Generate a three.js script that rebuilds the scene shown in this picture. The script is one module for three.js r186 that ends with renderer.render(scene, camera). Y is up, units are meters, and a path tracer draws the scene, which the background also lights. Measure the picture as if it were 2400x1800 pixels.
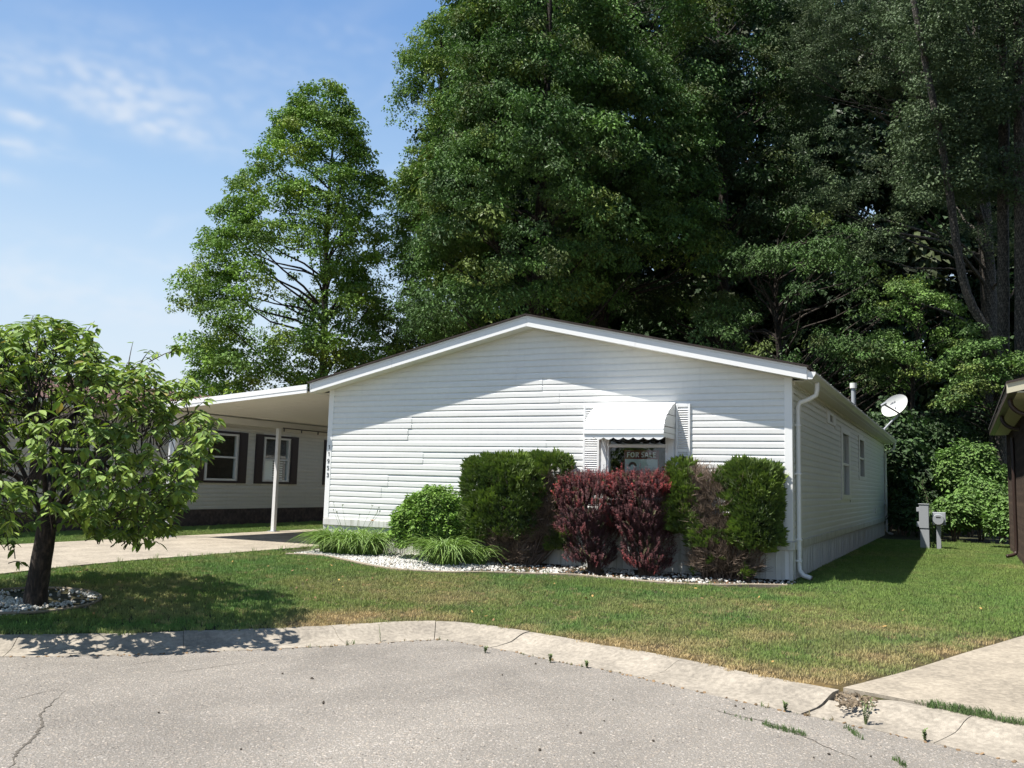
import * as THREE from 'three';
import { mergeGeometries } from 'three/addons/utils/BufferGeometryUtils.js';
import { RoundedBoxGeometry } from 'three/addons/geometries/RoundedBoxGeometry.js';
import { TextGeometry } from 'three/addons/geometries/TextGeometry.js';
import { FontLoader } from 'three/addons/loaders/FontLoader.js';

// ------------------------------------------------------------------ camera
const F = 2100, CAM = new THREE.Vector3(6.286, 1.256, 13.25), YAW = 0.466, PITCH = 0.111, ROLL = 0.027;
const scene = new THREE.Scene();
const camera = new THREE.PerspectiveCamera(2 * Math.atan(900 / F) * 180 / Math.PI, 4 / 3, 0.1, 600);
camera.position.copy(CAM);
camera.rotation.set(PITCH, YAW, ROLL, 'YXZ');
camera.updateMatrixWorld();
const renderer = new THREE.WebGLRenderer({ antialias: true });
renderer.toneMapping = THREE.LinearToneMapping;
renderer.toneMappingExposure = 1.9;
renderer.shadowMap.enabled = true;

// a photograph pixel (2400 x 1800) gives a direction; the plane it is cut with gives the distance
const CM = new THREE.Matrix4().makeRotationFromEuler(camera.rotation);
const ray = (u, v) => new THREE.Vector3((u - 1200) / F, -(v - 900) / F, -1).applyMatrix4(CM);
const cut = (u, v, axis, value) => { const d = ray(u, v); return d.multiplyScalar((value - CAM[axis]) / d[axis]).add(CAM); };
const onX = (u, v, x) => cut(u, v, 'x', x), onY = (u, v, y) => cut(u, v, 'y', y), onZ = (u, v, z) => cut(u, v, 'z', z);
const atDepth = (u, v, d) => ray(u, v).multiplyScalar(d).add(CAM);
const CI = new THREE.Matrix4().copy(CM).transpose();
const project = (p) => { const q = p.clone().sub(CAM).applyMatrix4(CI); return [1200 + F * q.x / -q.z, 900 - F * q.y / -q.z, -q.z]; };
const RIGHT = new THREE.Vector3(Math.cos(YAW), 0, -Math.sin(YAW));

// ------------------------------------------------------------------ random and noise
function rng(seed) { let a = seed >>> 0; return () => { a = (a + 0x6D2B79F5) | 0; let t = Math.imul(a ^ (a >>> 15), 1 | a); t = (t + Math.imul(t ^ (t >>> 7), 61 | t)) ^ t; return ((t ^ (t >>> 14)) >>> 0) / 4294967296; }; }
const hash = (x, y, s) => { let h = Math.imul(x | 0, 374761393) ^ Math.imul(y | 0, 668265263) ^ Math.imul(s | 0, 1274126177); h = Math.imul(h ^ (h >>> 13), 1274126177); return ((h ^ (h >>> 16)) >>> 0) / 4294967296; };
const sm = (t) => t * t * (3 - 2 * t);
function vnoise(x, y, s = 1, wrap = 0) {
  const xi = Math.floor(x), yi = Math.floor(y), fx = sm(x - xi), fy = sm(y - yi);
  const w = (a) => wrap ? ((a % wrap) + wrap) % wrap : a;
  const a = hash(w(xi), w(yi), s), b = hash(w(xi + 1), w(yi), s), c = hash(w(xi), w(yi + 1), s), d = hash(w(xi + 1), w(yi + 1), s);
  return a + (b - a) * fx + (c - a) * fy + (a - b - c + d) * fx * fy;
}
function fbm(x, y, oct = 4, s = 1, wrap = 0) { let v = 0, a = 0.5, n = 0; for (let i = 0; i < oct; i++) { v += a * vnoise(x, y, s + i * 17, wrap); n += a; a *= 0.5; x *= 2; y *= 2; wrap *= 2; } return v / n; }
const clamp = (x, a = 0, b = 1) => Math.min(b, Math.max(a, x));
const smoothstep = (a, b, x) => sm(clamp((x - a) / (b - a)));

// ------------------------------------------------------------------ sky and sun
const SUN = new THREE.Vector3(-0.311, 0.885, 0.30).normalize();
{
  const W = 1536, Hh = 768, data = new Float32Array(W * Hh * 4);
  const puffs = [[620, 150, 0.10, 0.02, 0.13], [520, 230, 0.09, 0.016, 0.14], [820, 90, 0.08, 0.02, 0.1], [300, 90, 0.1, 0.02, 0.12], [390, 300, 0.07, 0.018, 0.36], [300, 205, 0.075, 0.02, 0.22], [190, 175, 0.09, 0.018, 0.24], [60, 275, 0.03, 0.008, 0.5], [30, 340, 0.025, 0.008, 0.5], [20, 415, 0.022, 0.006, 0.45], [230, 255, 0.06, 0.012, 0.24], [170, 360, 0.03, 0.008, 0.18], [20, 170, 0.03, 0.012, 0.25], [150, 690, 0.22, 0.022, 0.28], [480, 640, 0.16, 0.012, 0.2]]
    .map(([u, v, a, b, k]) => { const d = ray(u, v).normalize(); return [Math.atan2(d.z, d.x), Math.asin(d.y), a, b, k]; });
  const stops = [[0, 0.42, 0.46, 0.50], [6, 0.385, 0.445, 0.50], [11, 0.325, 0.415, 0.51], [18, 0.215, 0.325, 0.475], [28, 0.115, 0.215, 0.405], [45, 0.075, 0.148, 0.30], [90, 0.06, 0.12, 0.245]];
  const skyTone = (d) => { let i = 0; while (i < stops.length - 2 && d > stops[i + 1][0]) i++; const a = stops[i], c = stops[i + 1], t = clamp((d - a[0]) / (c[0] - a[0])); return [1, 2, 3].map((k) => a[k] + (c[k] - a[k]) * t); };
  for (let j = 0; j < Hh; j++) {
    const el = ((j + 0.5) / Hh - 0.5) * Math.PI, s = Math.max(0, Math.sin(el)), deg = el * 180 / Math.PI;
    for (let i = 0; i < W; i++) {
      const az = ((i + 0.5) / W - 0.5) * 2 * Math.PI, o = (j * W + i) * 4;
      let [r, g, b] = skyTone(Math.max(0, deg));
      const cd = Math.cos(el) * (Math.cos(az) * SUN.x + Math.sin(az) * SUN.z) + Math.sin(el) * SUN.y;
      const glow = Math.exp(-(1 - cd) * 9) * 0.18; r += glow; g += glow; b += glow * 0.95;
      // high thin cloud
      let c = 0;
      if (el > 0.01) {
        const px = Math.cos(az) / (s + 0.12), pz = Math.sin(az) / (s + 0.12);
        const streak = fbm(px * 3.0 + pz * 1.2 + 40, pz * 9 - px * 2 + 40, 6, 5), broad = fbm(px * 0.9 + 20, pz * 1.1 + 20, 3, 9);
        c = smoothstep(0.52, 0.8, streak) * smoothstep(0.5, 0.72, broad) * 0.35;
        const fine = 0.35 + 1.1 * smoothstep(0.3, 0.75, fbm(az * 60 + el * 55, el * 190 - az * 20, 5, 31));
        for (const [pa, pe, sa, se, k] of puffs) {
          let da = az - pa; if (da > Math.PI) da -= 2 * Math.PI; if (da < -Math.PI) da += 2 * Math.PI;
          const de = el - pe + da * 0.12, q = (da * da) / (sa * sa) + (de * de) / (se * se);
          if (q < 9) c += k * Math.exp(-q) * fine;
        }
        c = clamp(c, 0, 0.75);
      }
      r += (0.43 - r) * c; g += (0.46 - g) * c; b += (0.50 - b) * c;
      if (deg < 0) { r = 0.14; g = 0.15; b = 0.13; }
      data[o] = r; data[o + 1] = g; data[o + 2] = b; data[o + 3] = 1;
    }
  }
  const sky = new THREE.DataTexture(data, W, Hh, THREE.RGBAFormat, THREE.FloatType);
  sky.mapping = THREE.EquirectangularReflectionMapping; sky.magFilter = sky.minFilter = THREE.LinearFilter; sky.needsUpdate = true;
  scene.background = sky; scene.environment = sky;
}
const sun = new THREE.DirectionalLight(new THREE.Color().setRGB(1, 0.955, 0.885), 4.6);
sun.position.copy(SUN).multiplyScalar(60); sun.castShadow = true;
Object.assign(sun.shadow.camera, { left: -35, right: 35, top: 35, bottom: -35, near: 1, far: 140 });
sun.shadow.mapSize.set(4096, 4096);
scene.add(sun, sun.target);

// ------------------------------------------------------------------ helpers
const taken = new Map();
function numbered(n) { const k = taken.get(n) || 0; taken.set(n, k + 1); return k ? `${n}_${String(k).padStart(3, '0')}` : n; }
function tag(o, label, category, group) { o.userData.label = label; o.userData.category = category; if (group) o.userData.group = group; return o; }
function thing(name, label, category, pos = [0, 0, 0], group) { const g = new THREE.Group(); g.name = numbered(name); g.position.set(...pos); scene.add(g); return tag(g, label, category, group); }
function structure(name, geo, mat) { const o = geo ? new THREE.Mesh(geo, mat) : new THREE.Group(); o.name = numbered(name); o.userData.kind = 'structure'; scene.add(o); return o; }
function metres(geo) { // uv in metres, by the way each face points
  const g = geo.index ? geo.toNonIndexed() : geo, p = g.attributes.position, n = p.count, uv = new Float32Array(n * 2);
  const a = new THREE.Vector3(), b = new THREE.Vector3(), c = new THREE.Vector3();
  for (let i = 0; i < n; i += 3) {
    a.fromBufferAttribute(p, i); b.fromBufferAttribute(p, i + 1).sub(a); c.fromBufferAttribute(p, i + 2).sub(a); b.cross(c);
    const x = Math.abs(b.x), y = Math.abs(b.y), z = Math.abs(b.z);
    for (let k = 0; k < 3; k++) {
      const X = p.getX(i + k), Y = p.getY(i + k), Z = p.getZ(i + k);
      if (y >= x && y >= z) { uv[2 * (i + k)] = X; uv[2 * (i + k) + 1] = Z; } else if (x >= z) { uv[2 * (i + k)] = Z; uv[2 * (i + k) + 1] = Y; } else { uv[2 * (i + k)] = X; uv[2 * (i + k) + 1] = Y; }
    }
  }
  g.setAttribute('uv', new THREE.BufferAttribute(uv, 2)); return g;
}
function part(parent, name, geo, mat, label) { const m = new THREE.Mesh(mat.map || mat.bumpMap ? metres(geo) : geo, mat); m.name = name; parent.add(m); if (label) m.userData.label = label; return m; }
const box = (x0, x1, y0, y1, z0, z1) => new THREE.BoxGeometry(x1 - x0, y1 - y0, z1 - z0).translate((x0 + x1) / 2, (y0 + y1) / 2, (z0 + z1) / 2);
const rbox = (x0, x1, y0, y1, z0, z1, r = 0.006) => new RoundedBoxGeometry(x1 - x0, y1 - y0, z1 - z0, 1, r).translate((x0 + x1) / 2, (y0 + y1) / 2, (z0 + z1) / 2);
const merge = (list) => mergeGeometries(list.map((g) => g.index ? g.toNonIndexed() : g));
function meshFrom(pos, smooth = false, col) { let g = new THREE.BufferGeometry(); g.setAttribute('position', new THREE.Float32BufferAttribute(pos, 3)); g.setAttribute('uv', new THREE.Float32BufferAttribute(new Float32Array(pos.length / 3 * 2), 2)); if (col) g.setAttribute('color', new THREE.Float32BufferAttribute(col, 3)); g.computeVertexNormals(); return g; }
const quad = (o, a, b, c, d) => o.push(...a, ...b, ...c, ...a, ...c, ...d);
// a rod through points with a radius at each
function tube(points, radii, sides = 6, bump = 0, seed = 1) {
  const n = points.length, P = [], idx = [], N = [], U = [];
  let nrm = null;
  for (let i = 0; i < n; i++) {
    const t = new THREE.Vector3().subVectors(points[Math.min(n - 1, i + 1)], points[Math.max(0, i - 1)]).normalize();
    if (!nrm) nrm = Math.abs(t.y) < 0.9 ? new THREE.Vector3(0, 1, 0) : new THREE.Vector3(1, 0, 0);
    nrm = nrm.clone().addScaledVector(t, -nrm.dot(t)).normalize();
    const bi = new THREE.Vector3().crossVectors(t, nrm);
    for (let k = 0; k <= sides; k++) {
      const a = k % sides / sides * 2 * Math.PI, r = radii[i] * (1 + bump * (hash(k % sides, i, seed) - 0.5));
      const d = nrm.clone().multiplyScalar(Math.cos(a)).addScaledVector(bi, Math.sin(a));
      P.push(points[i].x + d.x * r, points[i].y + d.y * r, points[i].z + d.z * r); N.push(d.x, d.y, d.z); U.push(k / sides, i / n);
    }
  }
  const s = sides + 1;
  for (let i = 0; i < n - 1; i++) for (let k = 0; k < sides; k++) { const a = i * s + k; idx.push(a, a + 1, a + s, a + 1, a + s + 1, a + s); }
  for (let k = 1; k < sides - 1; k++) { idx.push(0, k + 1, k); const e = (n - 1) * s; idx.push(e, e + k, e + k + 1); }
  const g = new THREE.BufferGeometry(); g.setAttribute('position', new THREE.Float32BufferAttribute(P, 3)); g.setAttribute('normal', new THREE.Float32BufferAttribute(N, 3)); g.setAttribute('uv', new THREE.Float32BufferAttribute(U, 2)); g.setIndex(idx); return g;
}
const V = (x, y, z) => new THREE.Vector3(x, y, z);
function curve(pts, n) { return new THREE.CatmullRomCurve3(pts, false, 'centripetal').getPoints(n); }

// ------------------------------------------------------------------ procedural textures
function tex(size, metresWide, fn, srgb = true) {
  const d = new Uint8Array(size * size * 4);
  for (let j = 0; j < size; j++) for (let i = 0; i < size; i++) { const c = fn(i / size, j / size), o = (j * size + i) * 4; d[o] = clamp(c[0]) * 255; d[o + 1] = clamp(c[1]) * 255; d[o + 2] = clamp(c[2]) * 255; d[o + 3] = 255; }
  const t = new THREE.DataTexture(d, size, size); t.wrapS = t.wrapT = THREE.RepeatWrapping; t.magFilter = THREE.LinearFilter; t.minFilter = THREE.LinearMipmapLinearFilter; t.generateMipmaps = true;
  if (srgb) t.colorSpace = THREE.SRGBColorSpace; t.repeat.set(1 / metresWide, 1 / metresWide); t.needsUpdate = true; return t;
}
const L = (r, g, b) => new THREE.Color().setRGB(r, g, b);
const toS = (x) => x <= 0.0031308 ? 12.92 * x : 1.055 * Math.pow(x, 1 / 2.4) - 0.055;

const asphaltPix = (() => { // crushed stone in faded binder
  const R = rng(5), S = 2048, h = new Float32Array(S * S).fill(0), tone = new Float32Array(S * S).fill(-1), tint = new Float32Array(S * S);
  for (let k = 0; k < 120000; k++) {
    const x = R() * S | 0, y = R() * S | 0, r = 1.2 + R() * R() * 4.2, v = R(), tn = R(), el = 0.7 + R() * 0.6;
    for (let dy = -6; dy <= 6; dy++) for (let dx = -6; dx <= 6; dx++) { const q = dx * dx * el + dy * dy / el; if (q < r * r) { const o = ((y + dy + S) % S) * S + (x + dx + S) % S; tone[o] = v; tint[o] = tn; h[o] = 0.5 + 0.5 * (1 - q / (r * r)); } }
  }
  return { S, h, tone, tint };
})();
const asphaltMap = tex(2048, 3.7, (u, v) => {
  const S = 2048, o = (v * S | 0) * S + (u * S | 0), t = asphaltPix.tone[o], w = 0.9 + 0.2 * fbm(u * 16, v * 16, 4, 3, 16);
  if (t < 0) { const d = 0.21 * w; return [toS(d * 1.02), toS(d), toS(d * 0.98)]; }
  const b = (0.235 + 0.13 * t + (t > 0.93 ? 0.09 : 0) - (t < 0.05 ? 0.13 : 0)) * w, c = asphaltPix.tint[o] - 0.5;
  return [toS(b * (1.02 + 0.10 * c)), toS(b * (0.975 + 0.01 * c)), toS(b * (0.95 - 0.10 * c))];
});
const asphaltBump = tex(2048, 3.7, (u, v) => { const h = asphaltPix.h[(v * 2048 | 0) * 2048 + (u * 2048 | 0)]; return [h, h, h]; }, false);
const concreteMap = tex(1024, 2.3, (u, v) => {
  const n = fbm(u * 8, v * 8, 5, 11, 8), f = hash(u * 1024, v * 1024, 2), g = fbm(u * 90, v * 90, 2, 5, 90);
  const b = 0.86 + 0.2 * (n - 0.5) + 0.16 * (f - 0.5) + 0.22 * (g - 0.5) - (f > 0.985 ? 0.25 : 0);
  return [b, b * 0.985, b * 0.965];
});
const concreteBump = tex(512, 0.6, (u, v) => { const b = 0.6 * fbm(u * 40, v * 40, 3, 7, 40) + 0.4 * hash(u * 512, v * 512, 4); return [b, b, b]; }, false);
const vinylMap = tex(1024, 3.1, (u, v) => { const n = fbm(u * 5, v * 40, 4, 21, 5), f = fbm(u * 60, v * 60, 3, 8, 60), st = smoothstep(0.6, 0.85, fbm(u * 50, v * 3, 4, 33, 50)); const b = 0.965 + 0.04 * (n - 0.5) + 0.03 * (f - 0.5) - 0.012 * st; return [b, b, b * 0.99]; });
const skirtMap = tex(1024, 2.7, (u, v) => { const st = smoothstep(0.5, 0.8, fbm(u * 70, v * 3, 4, 13, 70)), n = fbm(u * 20, v * 20, 4, 3, 20); const b = 0.93 + 0.1 * (n - 0.5) - 0.13 * st; return [b, b * 0.995, b * (0.985 - 0.04 * st)]; });
const barkMap = tex(512, 0.55, (u, v) => { const r = fbm(u * 16, v * 5, 4, 3, 16), k = Math.abs(r - 0.5) * 2; const b = 0.35 + 0.75 * k + 0.2 * (fbm(u * 64, v * 64, 2, 9, 64) - 0.5); return [b, b * 0.97, b * 0.93]; });
const barkBump = tex(512, 0.55, (u, v) => { const k = Math.abs(fbm(u * 16, v * 5, 4, 3, 16) - 0.5) * 2; return [k, k, k]; }, false);
const soilMap = tex(1024, 2.9, (u, v) => { const n = fbm(u * 12, v * 12, 5, 41, 12), f = hash(u * 1024, v * 1024, 6), g = fbm(u * 120, v * 30, 2, 5, 120); const b = 0.62 + 0.4 * (n - 0.5) + 0.3 * (f - 0.5) + 0.3 * (g - 0.5); return [b, b * 0.95, b * 0.8]; });
const shingleMap = tex(1024, 2.0, (u, v) => { const n = hash(Math.floor(u * 14 + (Math.floor(v * 14) % 2) * 0.5), Math.floor(v * 14), 3), f = hash(u * 1024, v * 1024, 8); const b = 0.7 + 0.3 * n + 0.35 * (f - 0.5); return [b, b * 0.98, b * 0.97]; });
const stoneFaceMap = tex(512, 1.6, (u, v) => { const n = fbm(u * 24, v * 24, 4, 15, 24), f = hash(u * 512, v * 512, 9); const b = 0.75 + 0.5 * (n - 0.5) + 0.2 * (f - 0.5); return [b, b * 0.98, b * 0.96]; });

const S = (o) => new THREE.MeshStandardMaterial({ side: THREE.DoubleSide, ...o });
const M = {
  vinyl: S({ color: L(0.80, 0.80, 0.795), map: vinylMap, roughness: 0.42 }),
  trim: S({ color: L(0.80, 0.80, 0.79), roughness: 0.35 }),
  skirt: S({ color: L(0.74, 0.74, 0.72), map: skirtMap, roughness: 0.5 }),
  soffit: S({ color: L(0.72, 0.705, 0.645), roughness: 0.55 }),
  gutter: S({ color: L(0.74, 0.73, 0.69), roughness: 0.35, map: vinylMap }),
  awning: S({ color: L(0.84, 0.84, 0.83), roughness: 0.3 }),
  roofEdge: S({ color: L(0.055, 0.042, 0.038), map: shingleMap, roughness: 0.95 }),
  brownRoof: S({ color: L(0.16, 0.085, 0.07), map: shingleMap, roughness: 0.95 }),
  dark: S({ color: L(0.02, 0.02, 0.022), roughness: 0.9 }),
  blackPlastic: S({ color: L(0.012, 0.012, 0.013), roughness: 0.5 }),
  glass: new THREE.MeshPhysicalMaterial({ color: L(0.9, 0.94, 0.93), roughness: 0.02, transmission: 1, thickness: 0, ior: 1.5, side: THREE.DoubleSide }),
  beige: S({ color: L(0.60, 0.56, 0.48), map: vinylMap, roughness: 0.5 }),
  beigeTrim: S({ color: L(0.66, 0.63, 0.57), roughness: 0.45 }),
  shutterBrown: S({ color: L(0.022, 0.012, 0.012), roughness: 0.5 }),
  brownSkirt: S({ color: L(0.13, 0.095, 0.08), map: stoneFaceMap, bumpMap: stoneFaceMap, bumpScale: 0.006, roughness: 0.95 }),
  brownWall: S({ color: L(0.12, 0.085, 0.062), map: stoneFaceMap, roughness: 0.85 }),
  brownMetal: S({ color: L(0.045, 0.028, 0.022), roughness: 0.4 }),
  cream: S({ color: L(0.58, 0.54, 0.40), roughness: 0.6 }),
  asphalt: S({ color: L(1.0, 0.945, 0.855), map: asphaltMap, bumpMap: asphaltBump, bumpScale: 0.004, roughness: 0.92, vertexColors: true }),
  concrete: S({ color: L(0.395, 0.36, 0.305), map: concreteMap, bumpMap: concreteBump, bumpScale: 0.002, roughness: 0.93 }),
  drive: S({ color: L(0.42, 0.375, 0.305), map: concreteMap, bumpMap: concreteBump, bumpScale: 0.002, roughness: 0.93 }),
  edging: S({ color: L(0.34, 0.29, 0.22), map: concreteMap, roughness: 0.9 }),
  soil: S({ color: L(0.165, 0.14, 0.075), map: soilMap, roughness: 1, vertexColors: true }),
  crack: S({ color: L(0.10, 0.088, 0.072), roughness: 1 }),
  bark: S({ color: L(0.14, 0.115, 0.095), map: barkMap, bumpMap: barkBump, bumpScale: 0.02, roughness: 0.95 }),
  paleBark: S({ color: L(0.36, 0.335, 0.305), map: barkMap, bumpMap: barkBump, bumpScale: 0.03, roughness: 0.95 }),
  cherryBark: S({ color: L(0.10, 0.075, 0.062), map: barkMap, bumpMap: barkBump, bumpScale: 0.012, roughness: 0.8 }),
  twig: S({ color: L(0.20, 0.15, 0.115), roughness: 0.9 }),
  evergreenStem: S({ color: L(0.11, 0.075, 0.055), roughness: 0.95 }),
  deadTwig: S({ color: L(0.30, 0.245, 0.20), roughness: 0.95 }),
  metalGrey: S({ color: L(0.36, 0.38, 0.40), roughness: 0.5 }),
  dishWhite: S({ color: L(0.72, 0.73, 0.70), roughness: 0.45 }),
  dishMark: S({ color: L(0.16, 0.16, 0.17), roughness: 0.6 }),
  darkMetal: S({ color: L(0.06, 0.06, 0.065), roughness: 0.5 }),
};
const leafMat = (o = {}) => new THREE.MeshPhysicalMaterial({ color: L(1, 1, 1), roughness: 1, transmission: 0.17, thickness: 0, clearcoat: 0.12, clearcoatRoughness: 0.34, side: THREE.DoubleSide, ...o });
M.leaf = leafMat(); M.cherryLeaf = leafMat({ transmission: 0.26, clearcoat: 0.2, clearcoatRoughness: 0.4 });
M.grass = new THREE.MeshPhysicalMaterial({ color: L(1, 1, 1), roughness: 1, transmission: 0.22, thickness: 0, side: THREE.DoubleSide });
M.pebble = S({ color: L(0.62, 0.61, 0.58), roughness: 0.8 });
function scatter(parent, name, geo, mat, items) { // items: [matrix, colour]
  const im = new THREE.InstancedMesh(geo, mat, items.length); im.name = name; im.userData.kind = 'stuff';
  items.forEach(([m, c], i) => { im.setMatrixAt(i, m); im.setColorAt(i, c); });
  parent.add(im); return im;
}
const EU = new THREE.Euler(), Q = new THREE.Quaternion(), Q2 = new THREE.Quaternion();
const mat4 = (p, q, s) => new THREE.Matrix4().compose(p, q, typeof s === 'number' ? V(s, s, s) : s);

// ------------------------------------------------------------------ terrain
const ROAD_Y = -0.30, KERB_Y = -0.20;
const gutterPx = [[0, 1540], [181, 1538], [362, 1533], [506, 1527], [651, 1521], [772, 1515], [895, 1507], [985, 1500], [1030, 1498], [1076, 1505], [1148, 1518], [1214, 1530], [1315, 1552], [1423, 1571], [1500, 1588], [1622, 1618], [1744, 1646], [1866, 1671], [1988, 1698], [2151, 1734], [2314, 1771], [2400, 1789]];
const gutterPts = gutterPx.map(([u, v]) => onY(u, v, ROAD_Y));
{ const n = gutterPts.length, a = V(-0.72, 0, 0.69), b = V(0.93, 0, 0.37); gutterPts.unshift(gutterPts[0].clone().addScaledVector(a, 5), gutterPts[0].clone().addScaledVector(a, 2.4)); gutterPts.unshift(gutterPts[0].clone().addScaledVector(a, 8)); const e = gutterPts[gutterPts.length - 1]; gutterPts.push(e.clone().addScaledVector(b, 3), e.clone().addScaledVector(b, 8), e.clone().addScaledVector(b, 16)); }
const gutterLine = new THREE.CatmullRomCurve3(gutterPts, false, 'centripetal').getSpacedPoints(420).map((p) => V(p.x, ROAD_Y, p.z));
for (let it = 0; it < 3; it++) { const c = gutterLine.map((p) => p.clone()); for (let i = 2; i < c.length - 2; i++) gutterLine[i].copy(c[i - 1]).add(c[i]).add(c[i + 1]).divideScalar(3); }
const gutterNormal = gutterLine.map((p, i) => { const a = gutterLine[Math.max(0, i - 3)], b = gutterLine[Math.min(gutterLine.length - 1, i + 3)], t = V(b.x - a.x, 0, b.z - a.z).normalize(); return V(t.z, 0, -t.x); });
const KW = 0.55;
const backLine = gutterLine.map((p, i) => p.clone().addScaledVector(gutterNormal[i], KW));
function kerbDistance(x, z) { // metres behind the kerb (negative on the road)
  let best = 1e9, bi = 0;
  for (let i = 0; i < backLine.length; i++) { const dx = x - backLine[i].x, dz = z - backLine[i].z, q = dx * dx + dz * dz; if (q < best) { best = q; bi = i; } }
  const n = gutterNormal[bi], s = (x - backLine[bi].x) * n.x + (z - backLine[bi].z) * n.z;
  return Math.sign(s) * Math.sqrt(best);
}
const grade = (d) => KERB_Y + 0.2 * smoothstep(-0.5, 5.2, d) - 0.2 * smoothstep(-0.5, 5.2, 0) * (1 - smoothstep(0, 5.2, d));
const groundY = (x, z) => { const d = kerbDistance(x, z); return d < 0 ? KERB_Y : grade(d) + 0.02 * (fbm(x * 0.7 + 30, z * 0.7 + 30, 2, 6) - 0.5) * smoothstep(0.3, 1.5, d) * smoothstep(1.5, 3, z); };

// where the dry and bare places in the lawn are: pixel, radius in metres, strength
const drySpots = [[790, 1448, 0.38, 1], [870, 1440, 0.3, 0.9], [720, 1462, 0.3, 0.8], [960, 1440, 0.3, 0.75], [1040, 1446, 0.25, 0.6], [1330, 1500, 0.35, 0.75], [1420, 1512, 0.45, 0.9], [1520, 1525, 0.4, 0.85], [1640, 1548, 0.4, 0.7], [1760, 1575, 0.4, 0.75], [1900, 1598, 0.35, 0.85], [1990, 1590, 0.4, 0.7], [1905, 1432, 0.35, 0.6], [1950, 1440, 0.3, 0.5], [1870, 1395, 0.22, 0.6], [2080, 1540, 0.45, 0.6], [2200, 1530, 0.35, 0.75], [2330, 1510, 0.3, 0.7], [1100, 1395, 0.7, 0.35], [850, 1375, 0.8, 0.3], [1010, 1370, 0.8, 0.3], [1240, 1470, 0.2, 0.5], [1780, 1490, 0.35, 0.45], [1650, 1510, 0.3, 0.5], [2385, 1330, 0.5, 0.6], [2060, 1470, 0.5, 0.35], [1590, 1460, 0.4, 0.3]]
  .map(([u, v, r, k]) => { let p = onY(u, v, -0.1); for (let i = 0; i < 4; i++) p = onY(u, v, Math.min(0, groundY(p.x, p.z))); return [p.x, p.z, r, k]; });
const dryness = (x, z) => { let s = 0; // straw and bare soil, blotchy at a hand's width
  for (const [a, b, r, k] of drySpots) { const q = ((x - a) ** 2 + (z - b) ** 2) / (r * r); if (q < 5) s = Math.max(s, k * Math.exp(-q * 0.9)); } return clamp(s * (0.6 + 1.1 * fbm(x * 3.2 + 50, z * 3.2 + 50, 4, 12)) + 0.25 * smoothstep(0.55, 0.75, fbm(x * 0.8 + 9, z * 0.8 + 9, 4, 19))); };
{ // the ground: fine near the lawn, coarse to the horizon
  const xs = [], zs = [];
  for (let x = -300; x < -26; x += 40) xs.push(x); for (let x = -26; x < -12; x += 1.5) xs.push(x); for (let x = -12; x < 12; x += 0.16) xs.push(x); for (let x = 12; x < 26; x += 1.5) xs.push(x); for (let x = 26; x <= 300; x += 40) xs.push(x);
  for (let z = -300; z < -30; z += 40) zs.push(z); for (let z = -30; z < -14; z += 1.5) zs.push(z); for (let z = -14; z < 0; z += 0.5) zs.push(z); for (let z = 0; z < 12; z += 0.16) zs.push(z); for (let z = 12; z < 30; z += 1.5) zs.push(z); for (let z = 30; z <= 300; z += 40) zs.push(z);
  const pos = [], col = [], idx = [], uv = [];
  for (const z of zs) for (const x of xs) {
    const d = kerbDistance(x, z); pos.push(x, d < -0.06 ? -0.42 : groundY(x, z) - 0.012, z); uv.push(x, z);
    const k = dryness(x, z), n = 0.85 + 0.3 * fbm(x * 2 + 70, z * 2 + 70, 4, 3);
    const g = [0.55, 0.78, 0.5], dd = [1.5, 1.32, 1.25]; col.push(...[0, 1, 2].map((c) => n * (g[c] + (dd[c] - g[c]) * k)));
  }
  const w = xs.length;
  for (let j = 0; j < zs.length - 1; j++) for (let i = 0; i < w - 1; i++) { const a = j * w + i; idx.push(a, a + w, a + 1, a + 1, a + w, a + w + 1); }
  const g = new THREE.BufferGeometry(); g.setAttribute('position', new THREE.Float32BufferAttribute(pos, 3)); g.setAttribute('uv', new THREE.Float32BufferAttribute(uv, 2)); g.setAttribute('color', new THREE.Float32BufferAttribute(col, 3)); g.setIndex(idx); g.computeVertexNormals();
  structure('ground', g, M.soil);
}
// road
const road = (() => {
  const pos = [], col = [], idx = [], uv = [], n = gutterLine.length, rows = 40;
  for (let i = 0; i < n; i += 1) for (let j = 0; j <= rows; j++) {
    const t = 0.97 * (j / rows) ** 1.3, p = gutterLine[i], x = p.x + (3.5 - p.x) * t, z = p.z + (27 - p.z) * t; pos.push(x, ROAD_Y, z); uv.push(x, z);
    const big = fbm(x * 0.6 + 90, z * 0.6 + 90, 4, 23), st = fbm(x * 2.5 + 20, z * 2.5 + 40, 4, 29), stain = smoothstep(0.62, 0.72, fbm(x * 1.4 + 31, z * 1.4 + 12, 4, 37)), b = 0.93 + 0.34 * (big - 0.5) + 0.26 * (st - 0.5) - 0.1 * stain;
    col.push(b * 1.0, b * 0.985, b * 0.965);
  }
  const w = rows + 1;
  for (let i = 0; i < n - 1; i++) for (let j = 0; j < rows; j++) { const a = i * w + j; idx.push(a, a + 1, a + w, a + 1, a + w + 1, a + w); }
  const g = new THREE.BufferGeometry(); g.setAttribute('position', new THREE.Float32BufferAttribute(pos, 3)); g.setAttribute('uv', new THREE.Float32BufferAttribute(uv, 2)); g.setAttribute('color', new THREE.Float32BufferAttribute(col, 3)); g.setIndex(idx); g.computeVertexNormals();
  const nrm = g.attributes.normal; for (let i = 0; i < nrm.count; i++) nrm.setXYZ(i, 0, 1, 0);
  return structure('road', g, M.asphalt);
})();
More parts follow.
